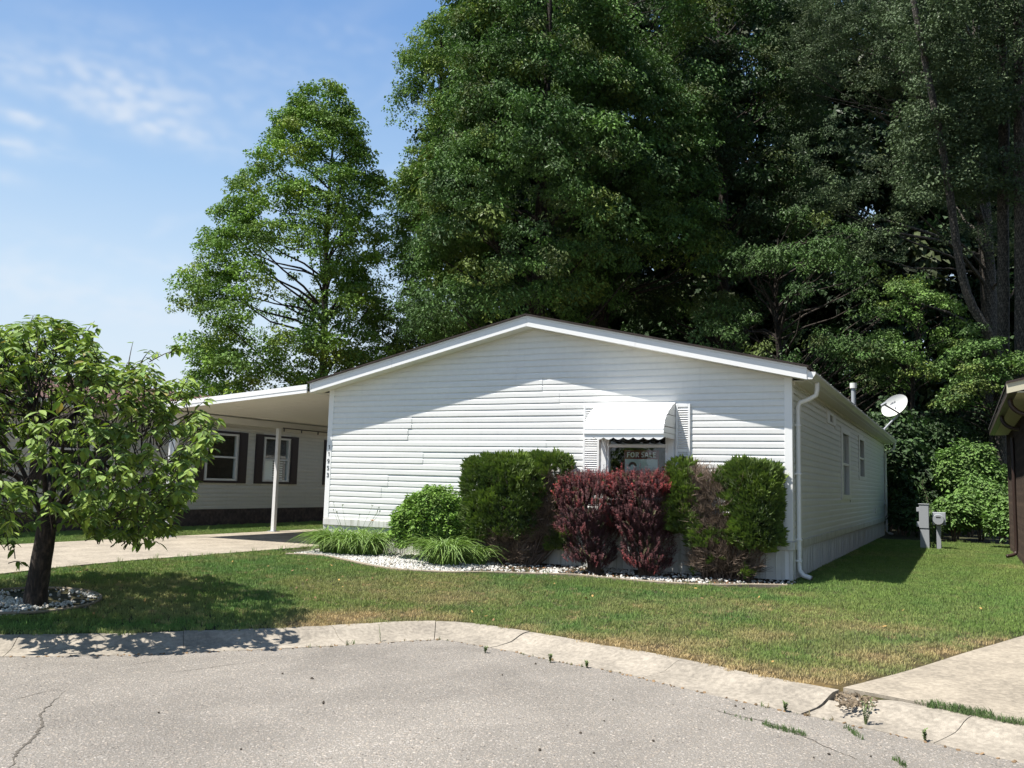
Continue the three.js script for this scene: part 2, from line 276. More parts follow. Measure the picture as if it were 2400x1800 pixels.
function crackStrip(parent, px, y, width, seed, steps = 40) {
  const pts = curve(px.map(([u, v]) => { const p = onY(u, v, y); p.y = y; return p; }), steps), pos = [], R = rng(seed);
  const L1 = [], L2 = [];
  pts.forEach((p, i) => { const a = pts[Math.max(0, i - 1)], b = pts[Math.min(pts.length - 1, i + 1)], t = b.clone().sub(a).normalize(), n = V(-t.z, 0, t.x), w = width * (0.35 + 1.1 * R()) * Math.sin(Math.PI * clamp(i / steps, 0.06, 0.94)), j = (R() - 0.5) * width * 3; L1.push(p.clone().addScaledVector(n, j + w)); L2.push(p.clone().addScaledVector(n, j - w)); });
  for (let i = 0; i < pts.length - 1; i++) quad(pos, L1[i].toArray(), L1[i + 1].toArray(), L2[i + 1].toArray(), L2[i].toArray());
  return part(parent, 'crack', meshFrom(pos), M.crack);
}
crackStrip(road, [[150, 1618], [125, 1645], [97, 1670], [100, 1700], [75, 1730], [45, 1760], [28, 1790], [20, 1830]], ROAD_Y + 0.003, 0.008, 3, 60);
crackStrip(road, [[385, 1574], [450, 1570], [520, 1560], [620, 1548]], ROAD_Y + 0.003, 0.004, 4);
crackStrip(road, [[150, 1614], [120, 1618], [60, 1632], [0, 1650]], ROAD_Y + 0.003, 0.003, 5);
crackStrip(road, [[1630, 1650], [1700, 1670], [1790, 1690], [1860, 1715], [1960, 1760], [2040, 1790]], ROAD_Y + 0.003, 0.006, 6, 60);
crackStrip(road, [[300, 1560], [340, 1552], [380, 1546]], ROAD_Y + 0.003, 0.004, 8);

// kerb in sections, with open joints and one broken edge
const kerb = structure('kerb');
{
  const prof = [[-0.02, -0.16], [0, 0.002], [0.10, 0.008], [0.22, 0.018], [0.29, 0.030], [0.35, 0.052], [0.41, 0.078], [0.46, 0.093], [0.50, 0.098], [0.55, 0.100], [0.56, -0.06]];
  const breakPx = [[25, 1512], [440, 1507], [800, 1492], [1006, 1474], [1212, 1500], [1560, 1570], [1900, 1650], [2230, 1720]];
  const gap = [0.006, 0.004, 0.005, 0.007, 0.012, 0.004, 0.026, 0.005];
  const breaks = breakPx.map(([u, v]) => { const p = onY(u, v, -0.26); let b = 0, q = 1e9; gutterLine.forEach((g, i) => { const m = g.clone().addScaledVector(gutterNormal[i], 0.28), d = (m.x - p.x) ** 2 + (m.z - p.z) ** 2; if (d < q) { q = d; b = i; } }); return b; });
  const step = gutterLine[0].distanceTo(gutterLine[1]), cuts = [0, ...breaks, gutterLine.length - 1];
  for (let s = 0; s < cuts.length - 1; s++) {
    const i0 = cuts[s], i1 = cuts[s + 1], pos = [], ga = s ? gap[s - 1] / 2 : 0, gb = s < breaks.length ? gap[s] / 2 : 0;
    const tilt = (hash(s, 4, 7) - 0.5) * 0.01, ring = [];
    for (let i = i0; i <= i1; i++) {
      const p = gutterLine[i].clone(); const t = V(-gutterNormal[i].z, 0, gutterNormal[i].x);
      ring.push(prof.map(([a, h], k) => {
        let sl = 0; if (i === i0) sl = ga + (s ? (a - 0.25) * 0.10 * (hash(s, 1, 3) - 0.3) : 0); if (i === i1) sl = -gb + (s < breaks.length ? (a - 0.25) * 0.10 * (hash(s + 1, 1, 3) - 0.3) : 0);
        const dir = V(gutterLine[Math.min(i + 1, gutterLine.length - 1)].x - gutterLine[Math.max(i - 1, 0)].x, 0, gutterLine[Math.min(i + 1, gutterLine.length - 1)].z - gutterLine[Math.max(i - 1, 0)].z).normalize();
        const q = p.clone().addScaledVector(gutterNormal[i], a + (k > 2 && k < 9 ? 0.012 * (vnoise(i * 0.35, k, 5) - 0.5) : 0)).addScaledVector(dir, sl);
        let y = ROAD_Y + h + (h > 0 ? 0.006 * (vnoise(i * 0.5, a * 9, 8) - 0.5) : 0) + tilt * smoothstep(0, 0.5, a) * (h > 0 ? 1 : 0);
        if (s === 7 && i - i0 < 5 && k >= 6 && k <= 9) y -= 0.05 * (1 - (i - i0) / 5) * (0.6 + 0.5 * hash(i, k, 2));
        return [q.x, y, q.z];
      }));
    }
    for (let i = 0; i < ring.length - 1; i++) for (let k = 0; k < prof.length - 1; k++) quad(pos, ring[i][k], ring[i + 1][k], ring[i + 1][k + 1], ring[i][k + 1]);
    for (const r of [ring[0], ring[ring.length - 1]]) for (let k = 1; k < prof.length - 1; k++) pos.push(...r[0], ...r[k], ...r[k + 1]);
    part(kerb, 'kerb_section', meshFrom(pos), M.concrete);
  }
}
// the home's driveway: two columns of slabs from the carport to the kerb
const DX0 = -8.12, DX1 = -4.46;
function slabs(parent, grid, gapU = 0.008) { // grid(u, v) -> point; each panel follows the ground
  for (const [u0, u1, v0, v1, n, mm] of parent.userData.cells) {
    const pos = [], P = (a, b) => grid(u0 + (u1 - u0) * a, v0 + (v1 - v0) * b), top = [];
    for (let j = 0; j <= mm; j++) { top.push([]); for (let i = 0; i <= n; i++) top[j].push(P(i / n, j / mm)); }
    for (let j = 0; j < mm; j++) for (let i = 0; i < n; i++) quad(pos, top[j][i], top[j + 1][i], top[j + 1][i + 1], top[j][i + 1]);
    const low = (p) => [p[0], p[1] - 0.1, p[2]];
    for (let i = 0; i < n; i++) { quad(pos, top[0][i], top[0][i + 1], low(top[0][i + 1]), low(top[0][i])); quad(pos, top[mm][i], top[mm][i + 1], low(top[mm][i + 1]), low(top[mm][i])); }
    for (let j = 0; j < mm; j++) { quad(pos, top[j][0], top[j + 1][0], low(top[j + 1][0]), low(top[j][0])); quad(pos, top[j][n], top[j + 1][n], low(top[j + 1][n]), low(top[j][n])); }
    part(parent, 'slab_panel', meshFrom(pos), M.drive);
  }
  delete parent.userData.cells;
}
const driveway = structure('driveway');
{
  const zEnd = (x) => { let z = 4; while (kerbDistance(x, z) > 0.02 && z < 25) z += 0.03; return z; };
  const e0 = zEnd(DX0), e1 = zEnd(DX1), cells = [], mid = 0.54;
  const rows = [-15, -12, -9, -6, -3, 0, 3, 6];
  for (let r = 0; r < rows.length; r++) for (const [a, b] of [[0, mid], [mid, 1]]) {
    const ex = e0 + (e1 - e0) * (a + b) / 2; if (rows[r] > ex - 0.5) continue;
    cells.push([a + (a ? 0.0015 : 0), b - (b < 1 ? 0.0015 : 0), rows[r] + 0.004, r < rows.length - 1 && rows[r + 1] < ex - 1 ? rows[r + 1] - 0.004 : 99, 5, 8]);
  }
  driveway.userData.cells = cells.filter((c, i) => true);
  slabs(driveway, (u, v) => { const x = DX0 + (DX1 - DX0) * u; return null || [x, 0, v]; }, 0);
  for (const m of driveway.children) { const p = m.geometry.attributes.position; for (let i = 0; i < p.count; i++) { const x = p.getX(i), low = p.getY(i) < -0.05; let z = Math.min(p.getZ(i), zEnd(x)); p.setZ(i, z); p.setY(i, groundY(x, z) + 0.014 - (low ? 0.1 : 0)); } m.geometry.computeVertexNormals(); metres(m.geometry); }
}
// the next house's driveway, right of the lawn
const slabEdge = [[1965, 1611], [2110, 1578], [2232, 1549], [2400, 1513]].map(([u, v], i) => onY(u, v, [-0.195, -0.19, -0.18, -0.165][i]));
const slabDir = slabEdge[3].clone().sub(slabEdge[0]).setY(0).normalize();
const slabSide = (x, z) => (x - slabEdge[0].x) * -slabDir.z + (z - slabEdge[0].z) * slabDir.x; // positive on the slab
const drive2 = structure('driveway');
{
  let bi = 0, q = 1e9; backLine.forEach((p, i) => { const d = p.distanceTo(slabEdge[0].clone().setY(ROAD_Y)); if (d < q) { q = d; bi = i; } });
  const along = (s) => { const f = bi + s / backLine[0].distanceTo(backLine[1]); const i = Math.min(backLine.length - 2, Math.floor(f)); return backLine[i].clone().lerp(backLine[i + 1], f - i); };
  drive2.userData.cells = [[0.02, 2.6, 0.02, 2.5, 10, 10], [0.02, 2.6, 2.508, 6, 6, 10], [2.608, 5.2, 0.02, 2.5, 6, 6], [2.608, 5.2, 2.508, 6, 6, 6]];
  slabs(drive2, (u, v) => { const b = along(u), x = b.x + slabDir.x * v, z = b.z + slabDir.z * v; return [x, groundY(x, z) + 0.012, z]; });
}
// ------------------------------------------------------------------ the white home
const HW = 4.11, HL = 17.0, BELT = 0.55, CRS = 0.1016, TOP = BELT + 23 * CRS, APEX = 3.822, SL = 0.2275;
const eaveY = (x) => APEX - SL * Math.abs(x);
const OV = 0.30, EV = 0.27, FH = 0.165;
const home = thing('house', 'white vinyl sided manufactured home with low gable roof and window awning', 'house');
// dutch lap clapboard between two ends that may slope; axis 'x' faces +z, axis 'z' faces +x
function lapBoard(y0, endA, endB, plane, facing, seed) {
  const R = rng(seed), jy = (R() - 0.5) * 0.0016, jd = (R() - 0.5) * 0.0024, sag = (R() - 0.5) * 0.007;
  const prof = [[0, 0.000], [0, 0.0150], [0.006, 0.0165], [0.062, 0.0160], [0.070, 0.0140], [0.082, 0.0075], [0.092, 0.004], [CRS + 0.004, 0.0022]];
  const n = 4, pos = [], ring = [];
  for (let i = 0; i <= n; i++) ring.push(prof.map(([h, d]) => {
    const y = y0 + h + jy + sag * Math.sin(Math.PI * i / n) * (h > 0.001 ? 1 : 1), a = endA(y), b = endB(y), s = a + (b - a) * i / n;
    return facing === 'z+' ? [s, y, plane + d + jd] : facing === 'x+' ? [plane + d + jd, y, s] : [plane - d - jd, y, s];
  }));
  for (let i = 0; i < n; i++) for (let k = 0; k < prof.length - 1; k++) quad(pos, ring[i][k], ring[i + 1][k], ring[i + 1][k + 1], ring[i][k + 1]);
  for (const r of [ring[0], ring[n]]) for (let k = 1; k < prof.length - 1; k++) pos.push(...r[0], ...r[k], ...r[k + 1]);
  return meshFrom(pos);
}
const WIN = { x0: 1.32, x1: 2.30, y0: 1.12, y1: 2.30 };
{
  // walls with real openings
  const sh = new THREE.Shape([[-HW, 0.02], [HW, 0.02], [HW, TOP], [0, APEX + 0.02], [-HW, TOP]].map((p) => new THREE.Vector2(...p)));
  sh.holes.push(new THREE.Path([[WIN.x0, WIN.y0], [WIN.x0, WIN.y1], [WIN.x1, WIN.y1], [WIN.x1, WIN.y0]].map((p) => new THREE.Vector2(...p))));
  part(home, 'wall', new THREE.ExtrudeGeometry(sh, { depth: 0.1, bevelEnabled: false }).translate(0, 0, -0.1), M.trim);
  const back = new THREE.Shape([[-HW, 0.02], [HW, 0.02], [HW, TOP], [0, APEX + 0.02], [-HW, TOP]].map((p) => new THREE.Vector2(...p)));
  part(home, 'wall', new THREE.ExtrudeGeometry(back, { depth: 0.1, bevelEnabled: false }).translate(0, 0, -HL), M.vinyl);
  part(home, 'wall', box(-HW, -HW + 0.1, 0.02, TOP, -HL + 0.101, -0.101), M.vinyl);
}
const sideWin = [ // pixel boxes on the right wall: outer frame and glass
  { z: [-3.72, -4.92], y: [2.51, 2.73], glass: [[-4.05, -4.55, 2.56, 2.68]] },
  { z: [-5.80, -7.40], y: [1.11, 2.58], glass: [[-6.05, -7.15, 1.22, 1.82], [-6.05, -7.15, 1.87, 2.47]] },
  { z: [-9.21, -10.7], y: [1.57, 2.62], glass: [[-9.4, -10.5, 1.66, 2.07], [-9.4, -10.5, 2.12, 2.53]] }];
{
  const sh = new THREE.Shape([[0.101, 0.02], [HL - 0.101, 0.02], [HL - 0.101, TOP], [0.101, TOP]].map((p) => new THREE.Vector2(...p)));
  for (const w of sideWin) { const a = -w.glass[0][0] - 0.03, b = -w.glass[0][1] + 0.03, lo = Math.min(...w.glass.map((g) => g[2])) - 0.03, hi = Math.max(...w.glass.map((g) => g[3])) + 0.03; sh.holes.push(new THREE.Path([[a, lo], [a, hi], [b, hi], [b, lo]].map((p) => new THREE.Vector2(...p)))); }
  const g = new THREE.ExtrudeGeometry(sh, { depth: 0.1, bevelEnabled: false }); g.rotateY(Math.PI / 2).translate(HW - 0.1, 0, 0);
  part(home, 'wall', g, M.trim);
  part(home, 'floor', box(-HW + 0.1, HW - 0.1, 0.5, 0.6, -HL + 0.1, -0.1), M.dark);
  part(home, 'partition', box(-HW + 0.1, HW - 0.1, 0.6, TOP, -3.0, -2.95), M.brownWall); part(home, 'partition', box(2.0, 2.05, 0.6, TOP, -HL + 0.1, -3.05), M.brownWall);
}
{ // siding, course by course, each course lapped where the photograph shows a seam
  const R = rng(77), seamPx = [[1288, 0], [1290, 1], [1122, 2], [1016, 3], [993, 4], [943, 5], [942, 6], [854, 7], [841, 8], [915, 9], [1108, 10], [922, 11]];
  for (let k = 0; k < 37; k++) {
    const y = BELT + k * CRS, lim = (yy) => Math.min(HW - 0.075, (APEX - yy) / SL - 0.01);
    if (lim(y + CRS) < 0.15) continue;
    let xs = [[(yy) => -lim(yy), (yy) => lim(yy)]];
    if (y + CRS > WIN.y0 - 0.1 && y < WIN.y1 + 0.05) xs = [[(yy) => -lim(yy), () => 1.24], [() => 2.40, (yy) => lim(yy)]];
    xs.forEach(([a, b], j) => {
      const w = b(y) - a(y);
      if (w > 3.5) { const pair = Math.floor(k / 2), s = a(y) + w * (0.18 + 0.64 * hash(pair, j, 91)); part(home, 'siding_board', lapBoard(y, a, () => s + 0.02, 0.004 + 0.004 * hash(pair, j, 5), 'z+', 100 + k * 7 + j), M.vinyl); part(home, 'siding_board', lapBoard(y, () => s, b, 0, 'z+', 500 + k * 7 + j), M.vinyl); }
      else part(home, 'siding_board', lapBoard(y, a, b, 0, 'z+', 100 + k * 7 + j), M.vinyl);
    });
  }
  for (let k = 0; k < 23; k++) {
    const y = BELT + k * CRS; let segs = [[-0.075, -HL + 0.075]];
    for (const w of sideWin) if (y + CRS > w.y[0] && y < w.y[1]) segs = segs.flatMap(([a, b]) => w.z[0] < a && w.z[1] > b ? [[a, w.z[0] + 0.02], [w.z[1] - 0.02, b]] : [[a, b]]);
    segs.forEach(([a, b], j) => part(home, 'siding_board', lapBoard(y, () => a, () => b, HW, 'x+', 900 + k * 5 + j), M.vinyl));
    part(home, 'siding_board', lapBoard(y, () => -0.075, () => -HL + 0.075, -HW, 'x-', 1300 + k), M.vinyl);
  }
}
for (const s of [-1, 1]) { // corner posts
  part(home, 'corner_trim', merge([rbox(s > 0 ? HW - 0.085 : -HW - 0.026, s > 0 ? HW + 0.026 : -HW + 0.085, BELT + 0.004, eaveY(HW) - 0.0, 0.0, 0.027, 0.004), rbox(s > 0 ? HW : -HW - 0.026, s > 0 ? HW + 0.026 : -HW, BELT + 0.004, TOP, -0.085, 0.0, 0.004)]), M.trim);
  part(home, 'corner_trim', rbox(s > 0 ? HW : -HW - 0.026, s > 0 ? HW + 0.026 : -HW, BELT + 0.004, TOP, -HL, -HL + 0.085, 0.004), M.trim);
}
{ // belt board and skirting
  const belt = (x0, x1, z0, z1) => rbox(x0, x1, BELT - 0.12, BELT, z0, z1, 0.008);
  part(home, 'belt_board', belt(-HW - 0.02, -1.3, 0.0, 0.042), M.skirt); part(home, 'belt_board', belt(-1.297, 1.6, 0.0, 0.040), M.skirt); part(home, 'belt_board', belt(1.603, HW + 0.02, 0.0, 0.042), M.skirt);
  for (let k = 0; k < 5; k++) part(home, 'belt_board', belt(HW + 0.001, HW + 0.04 + 0.002 * (k % 2), -0.004 - (k + 1) * 3.36, -0.004 - k * 3.36), M.skirt);
  part(home, 'belt_board', belt(-HW - 0.04, -HW - 0.001, -HL, -0.004), M.skirt);
  const panel = (w, seed) => { // ribbed, slightly dented vertical panel in x, facing +z
    const R = rng(seed), pr = [[0, 0.012], [0.012, 0.020], [0.03, 0.020], [0.045, 0.008], [0.35, 0.008 + 0.006 * (R() - 0.5)], [0.5, 0.010], [0.515, 0.018], [0.545, 0.018], [0.56, 0.010], [0.8, 0.008 + 0.008 * (R() - 0.5)], [1, 0.008]], pos = [], dent = (R() - 0.5) * 0.012;
    for (let i = 0; i < pr.length - 1; i++) for (let j = 0; j < 3; j++) { const y0 = 0.01 + j * 0.142, y1 = 0.01 + (j + 1) * 0.142, dd = (jj) => dent * Math.sin(Math.PI * jj / 3); const [a, d] = pr[i], [b, e] = pr[i + 1]; quad(pos, [a * w, y0, d + dd(j) * a], [b * w, y0, e + dd(j) * b], [b * w, y1, e + dd(j + 1) * b], [a * w, y1, d + dd(j + 1) * a]); }
    return meshFrom(pos);
  };
  const pv = [0, 1, 2, 3].map((s) => panel(0.27, s + 5));
  for (let k = 0; k < 30; k++) { const m = part(home, 'skirting_panel', pv[k % 4].clone().translate(-HW + 0.03 + k * 0.27, 0, 0.004), M.skirt); }
  for (let k = 0; k < 62; k++) part(home, 'skirting_panel', pv[(k * 3 + 1) % 4].clone().rotateY(Math.PI / 2).translate(HW + 0.004, 0, -0.03 - k * 0.27), M.skirt);
  part(home, 'skirting_panel', box(-HW - 0.014, -HW - 0.001, 0.01, BELT - 0.12, -HL, 0), M.skirt);
  part(home, 'corner_trim', rbox(HW - 0.03, HW + 0.022, 0.005, BELT - 0.121, -0.03, 0.026, 0.004), M.skirt); part(home, 'corner_trim', rbox(-HW - 0.022, -HW + 0.03, 0.005, BELT - 0.121, -0.03, 0.026, 0.004), M.skirt);
}
{ // roof, fascia, soffit
  const ex = HW + EV, zf = OV + 0.02, zb = -HL - 0.3;
  for (const s of [-1, 1]) {
    const y0 = APEX + FH, y1 = eaveY(ex) + FH, pos = [], E = [];
    const p = (x, y, z) => [s * x, y, z];
    const deck = (dy, th, z0, z1, xe) => { const a = y0 + dy, b = y0 - SL * xe + dy; quad(pos, p(0, a, z0), p(xe, b, z0), p(xe, b, z1), p(0, a, z1)); quad(pos, p(0, a - th, z0), p(xe, b - th, z0), p(xe, b - th, z1), p(0, a - th, z1)); quad(pos, p(0, a, z0), p(xe, b, z0), p(xe, b - th, z0), p(0, a - th, z0)); quad(pos, p(0, a, z1), p(xe, b, z1), p(xe, b - th, z1), p(0, a - th, z1)); quad(pos, p(xe, b, z0), p(xe, b, z1), p(xe, b - th, z1), p(xe, b - th, z0)); };
    deck(0.030, 0.026, zf + 0.02, zb, ex + 0.03);
    part(home, 'roof', meshFrom(pos), M.roofEdge);
    // gable board in two lengths, with a drip rail above
    const cut2 = s > 0 ? [0, 1.86, ex] : [0, 2.6, ex];
    for (let k = 0; k < 2; k++) {
      const b = [], xa = cut2[k] + (k ? 0.003 : 0.0015), xb = cut2[k + 1], f = (x, o, z) => p(x, APEX - SL * x + o, z);
      const block = (o0, o1, z0, z1) => { quad(b, f(xa, o0, z1), f(xb, o0, z1), f(xb, o1, z1), f(xa, o1, z1)); quad(b, f(xa, o0, z0), f(xb, o0, z0), f(xb, o1, z0), f(xa, o1, z0)); quad(b, f(xa, o1, z0), f(xb, o1, z0), f(xb, o1, z1), f(xa, o1, z1)); quad(b, f(xa, o0, z0), f(xb, o0, z0), f(xb, o0, z1), f(xa, o0, z1)); quad(b, f(xa, o0, z0), f(xa, o0, z1), f(xa, o1, z1), f(xa, o1, z0)); quad(b, f(xb, o0, z0), f(xb, o0, z1), f(xb, o1, z1), f(xb, o1, z0)); };
      block(-0.006, 0.135, OV - 0.02, OV); block(0.137, FH + 0.002, OV - 0.02, OV + 0.007);
      part(home, 'fascia', meshFrom(b), M.trim);
    }
    // soffit under the gable overhang: grooved strips across the slope
    const so = [];
    for (let x = 0.0; x < ex - 0.02; x += 0.1) { const x1 = Math.min(ex - 0.02, x + 0.097), f = (xx, z, o = 0) => p(xx, APEX - SL * xx - 0.002 + o, z); quad(so, f(x, 0.0), f(x1, 0.0), f(x1, OV - 0.021), f(x, OV - 0.021)); quad(so, f(x1, 0.0), f(x1, 0, 0.012), f(x1, OV - 0.021, 0.012), f(x1, OV - 0.021)); quad(so, f(x1, 0.0, 0.012), f(x1 + 0.003, 0, 0.012), f(x1 + 0.003, OV - 0.021, 0.012), f(x1, OV - 0.021, 0.012)); quad(so, f(x1 + 0.003, 0, 0.012), f(x1 + 0.003, 0), f(x1 + 0.003, OV - 0.021), f(x1 + 0.003, OV - 0.021, 0.012)); }
    part(home, 'soffit', meshFrom(so), M.soffit);
    // trim where wall meets soffit
    const tr = [], f = (x, o, z) => p(x, APEX - SL * x + o, z);
    for (const [za, zb2] of [[0.0, 0.024]]) { quad(tr, f(0, -0.032, zb2), f(HW, -0.032, zb2), f(HW, -0.004, zb2), f(0, -0.004, zb2)); quad(tr, f(0, -0.032, za), f(HW, -0.032, za), f(HW, -0.032, zb2), f(0, -0.032, zb2)); }
    part(home, 'soffit_trim', meshFrom(tr), M.soffit);
    // side soffit and fascia along the eave
    const ey = eaveY(ex);
    part(home, 'soffit', s > 0 ? box(HW + 0.02, ex - 0.021, ey + 0.005, ey + 0.015, -HL - 0.28, -0.002) : box(-ex + 0.021, -HW - 0.02, ey + 0.005, ey + 0.015, -HL - 0.28, -0.002), M.soffit);
    part(home, 'fascia', s > 0 ? box(ex - 0.02, ex, ey - 0.006, ey + FH - 0.02, -HL - 0.3, OV - 0.022) : box(-ex, -ex + 0.02, ey - 0.006, ey + FH - 0.02, -HL - 0.3, OV - 0.022), M.trim);
    part(home, 'soffit_trim', s > 0 ? box(HW + 0.018, HW + 0.05, ey - 0.04, ey + 0.004, -HL, -0.09) : box(-HW - 0.05, -HW - 0.018, ey - 0.04, ey + 0.004, -HL, -0.09), M.soffit);
  }
  // gutter with end cap, and two downspouts
  const ex2 = ex + 0.002, gy = eaveY(ex) - 0.004, gs = new THREE.Shape([[0, 0.0], [0.07, 0.0], [0.085, 0.03], [0.10, 0.045], [0.115, 0.075], [0.115, 0.10], [0.105, 0.105], [0.11, 0.072], [0.094, 0.048], [0.078, 0.033], [0.066, 0.006], [0.006, 0.006], [0.006, 0.11], [0, 0.11]].map((q) => new THREE.Vector2(...q)));
  const gutter = part(home, 'gutter', new THREE.ExtrudeGeometry(gs, { depth: HL + 0.55, bevelEnabled: false }).translate(ex2, gy, -HL - 0.27), M.gutter);
  const cap = new THREE.Shape([[0, 0], [0.07, 0], [0.085, 0.03], [0.1, 0.045], [0.115, 0.075], [0.115, 0.10], [0, 0.11]].map((q) => new THREE.Vector2(...q)));
  part(gutter, 'end_cap', new THREE.ExtrudeGeometry(cap, { depth: 0.006, bevelEnabled: false }).translate(ex2, gy, OV - 0.018), M.trim);
  for (let k = 0; k < 14; k++) part(gutter, 'gutter_strap', box(ex2 + 0.002, ex2 + 0.117, gy + 0.112, gy + 0.116, -0.25 - k * 1.2, -0.22 - k * 1.2), M.gutter);
  const pipe = (z, end) => {
    const pts = [V(ex + 0.06, gy + 0.01, z), V(ex + 0.06, gy - 0.09, z), V(ex + 0.045, gy - 0.17, z), V(ex - 0.05, gy - 0.225, z), V(HW + 0.09, gy - 0.275, z), V(HW + 0.062, gy - 0.34, z), V(HW + 0.062, gy - 0.5, z), V(HW + 0.062, 1.2, z), V(HW + 0.062, 0.22, z), V(HW + 0.07, 0.13, z), V(HW + 0.13, 0.07, z + 0.04), V(HW + 0.24, 0.045, z + 0.10)];
    const d = part(home, 'downspout', tube(pts, pts.map(() => 0.035), 8), M.trim);
    for (const y of [0.26, 0.56, 1.5, 2.2]) part(d, 'strap', box(HW + 0.02, HW + 0.108, y, y + 0.025, z - 0.046, z + 0.046), M.trim);
    for (const y of [0.27, 0.585]) part(d, 'screw', new THREE.SphereGeometry(0.007, 6, 4).translate(HW + 0.108, y, z + 0.02), M.darkMetal);
    return d;
  };
  pipe(-0.26); pipe(-HL + 0.12);
  // vent pipe on the roof slope
  const vent = part(home, 'vent_pipe', new THREE.CylinderGeometry(0.055, 0.055, 0.95, 14).translate(3.9, 3.46, -10.6), M.metalGrey, 'grey metal pipe with a white cap');
  part(vent, 'cap', new THREE.CylinderGeometry(0.085, 0.085, 0.13, 14).translate(3.9, 3.94, -10.6), M.dishWhite); part(vent, 'flashing', new THREE.CylinderGeometry(0.06, 0.16, 0.08, 14).translate(3.9, 3.14, -10.6), M.metalGrey);
}
{ // right wall windows
  for (const w of sideWin) {
    const g = [], [z0, z1] = w.z, x = HW; const gz0 = w.glass[0][0], gz1 = w.glass[0][1], lo = Math.min(...w.glass.map((q) => q[2])), hi = Math.max(...w.glass.map((q) => q[3]));
    g.push(rbox(x, x + 0.034, w.y[0], w.y[1], gz0, z0), rbox(x, x + 0.034, w.y[0], w.y[1], z1, gz1), rbox(x, x + 0.033, w.y[0], lo, gz1 + 0.001, gz0 - 0.001), rbox(x, x + 0.033, hi, w.y[1], gz1 + 0.001, gz0 - 0.001));
    const win = part(home, 'window', merge(g), M.trim);
    if (w.glass.length > 1) part(win, 'rail', rbox(x - 0.04, x + 0.02, w.glass[0][3], w.glass[1][2], gz1 - 0.02, gz0 + 0.02, 0.004), M.trim);
    for (const q of w.glass) part(win, 'pane', box(x - 0.03, x - 0.026, q[2] - 0.02, q[3] + 0.02, q[1] - 0.02, q[0] + 0.02), M.glass);
  }
  part(home, 'outlet_cover', rbox(HW + 0.01, HW + 0.05, 0.72, 0.86, -13.6, -13.4), M.trim);
}
{ // front window, shutters, awning
  const { x0, x1, y0, y1 } = WIN;
  const win = part(home, 'window', merge([rbox(1.235, x0 + 0.0, y0 - 0.07, y1 + 0.06, 0.0, 0.03), rbox(x1, 2.405, y0 - 0.07, y1 + 0.06, 0.0, 0.03), rbox(x0 + 0.001, x1 - 0.001, y1, y1 + 0.06, 0.0, 0.029), rbox(1.22, 2.42, y0 - 0.14, y0 - 0.072, 0.0, 0.05)]), M.trim);
  part(win, 'frame', merge([rbox(x0, x0 + 0.035, y0, y1, -0.075, 0.016, 0.004), rbox(x1 - 0.035, x1, y0, y1, -0.075, 0.016, 0.004), rbox(x0 + 0.0355, x1 - 0.0355, y1 - 0.035, y1, -0.075, 0.015, 0.004), rbox(x0 + 0.0355, x1 - 0.0355, y0, y0 + 0.04, -0.075, 0.015, 0.004)]), M.trim);
  part(win, 'rail', rbox(x0 + 0.0355, x1 - 0.0355, 1.865, 1.915, -0.06, 0.005, 0.004), M.trim);
  part(win, 'pane', box(x0 + 0.03, x1 - 0.03, y0 + 0.035, 1.867, -0.045, -0.041), M.glass); part(win, 'pane', box(x0 + 0.03, x1 - 0.03, 1.913, y1 - 0.03, -0.03, -0.026), M.glass);
  part(win, 'sill', rbox(1.21, 2.43, y0 - 0.072, y0 - 0.045, 0.0, 0.07, 0.004), M.trim);
  for (const [a, b] of [[0.93, 1.205], [2.432, 2.655]]) {
    const yb = 1.06, yt = 2.53, ym = 1.80, f = 0.035;
    const sh = part(home, 'shutter', merge([rbox(a, a + f, yb, yt, 0.017, 0.047, 0.004), rbox(b - f, b, yb, yt, 0.017, 0.047, 0.004), rbox(a + f, b - f, yb, yb + 0.06, 0.017, 0.046, 0.004), rbox(a + f, b - f, yt - 0.05, yt, 0.017, 0.046, 0.004), rbox(a + f, b - f, ym, ym + 0.05, 0.017, 0.046, 0.004), box(a + f - 0.002, b - f + 0.002, yb + 0.05, yt - 0.04, 0.0175, 0.024)]), M.trim);
    for (const [l, h] of [[yb + 0.06, ym], [ym + 0.05, yt - 0.05]]) for (let y = l + 0.006; y < h - 0.02; y += 0.034) { const s = new THREE.BoxGeometry(b - a - 2 * f, 0.006, 0.03).rotateX(0.75).translate((a + b) / 2, y + 0.012, 0.036); part(sh, 'slat', s, M.trim); }
  }
  // awning: lapped curved slats, side panels, scalloped valance
  const ax0 = 1.185, ax1 = 2.425, prof = curve([V(0, 2.555, 0.02), V(0, 2.475, 0.22), V(0, 2.375, 0.40), V(0, 2.30, 0.51), V(0, 2.22, 0.58), V(0, 2.13, 0.62), V(0, 2.055, 0.635)], 40);
  const aw = new THREE.Group(); aw.name = 'awning'; home.add(aw);
  const cuts = [0, 7, 13, 19, 25, 30, 35, 40];
  for (let k = 0; k < cuts.length - 1; k++) {
    const pos = [], out = 0.004 + 0.006 * (cuts.length - 2 - k) / 8, P = [];
    for (let i = cuts[k]; i <= cuts[k + 1]; i++) { const a = prof[Math.max(0, i - 1)], b = prof[Math.min(40, i + 1)], t = b.clone().sub(a).normalize(), n = V(0, t.z, -t.y), lift = 0.009 * (i - cuts[k]) / (cuts[k + 1] - cuts[k]); P.push(prof[i].clone().addScaledVector(n, lift)); }
    const e = P[P.length - 1], t = e.clone().sub(P[P.length - 2]).normalize(); P.push(e.clone().addScaledVector(V(0, t.z, -t.y), -0.010));
    for (let i = 0; i < P.length - 1; i++) quad(pos, [ax0, P[i].y, P[i].z], [ax1, P[i].y, P[i].z], [ax1, P[i + 1].y, P[i + 1].z], [ax0, P[i + 1].y, P[i + 1].z]);
    part(aw, 'slat', meshFrom(pos), M.awning);
  }
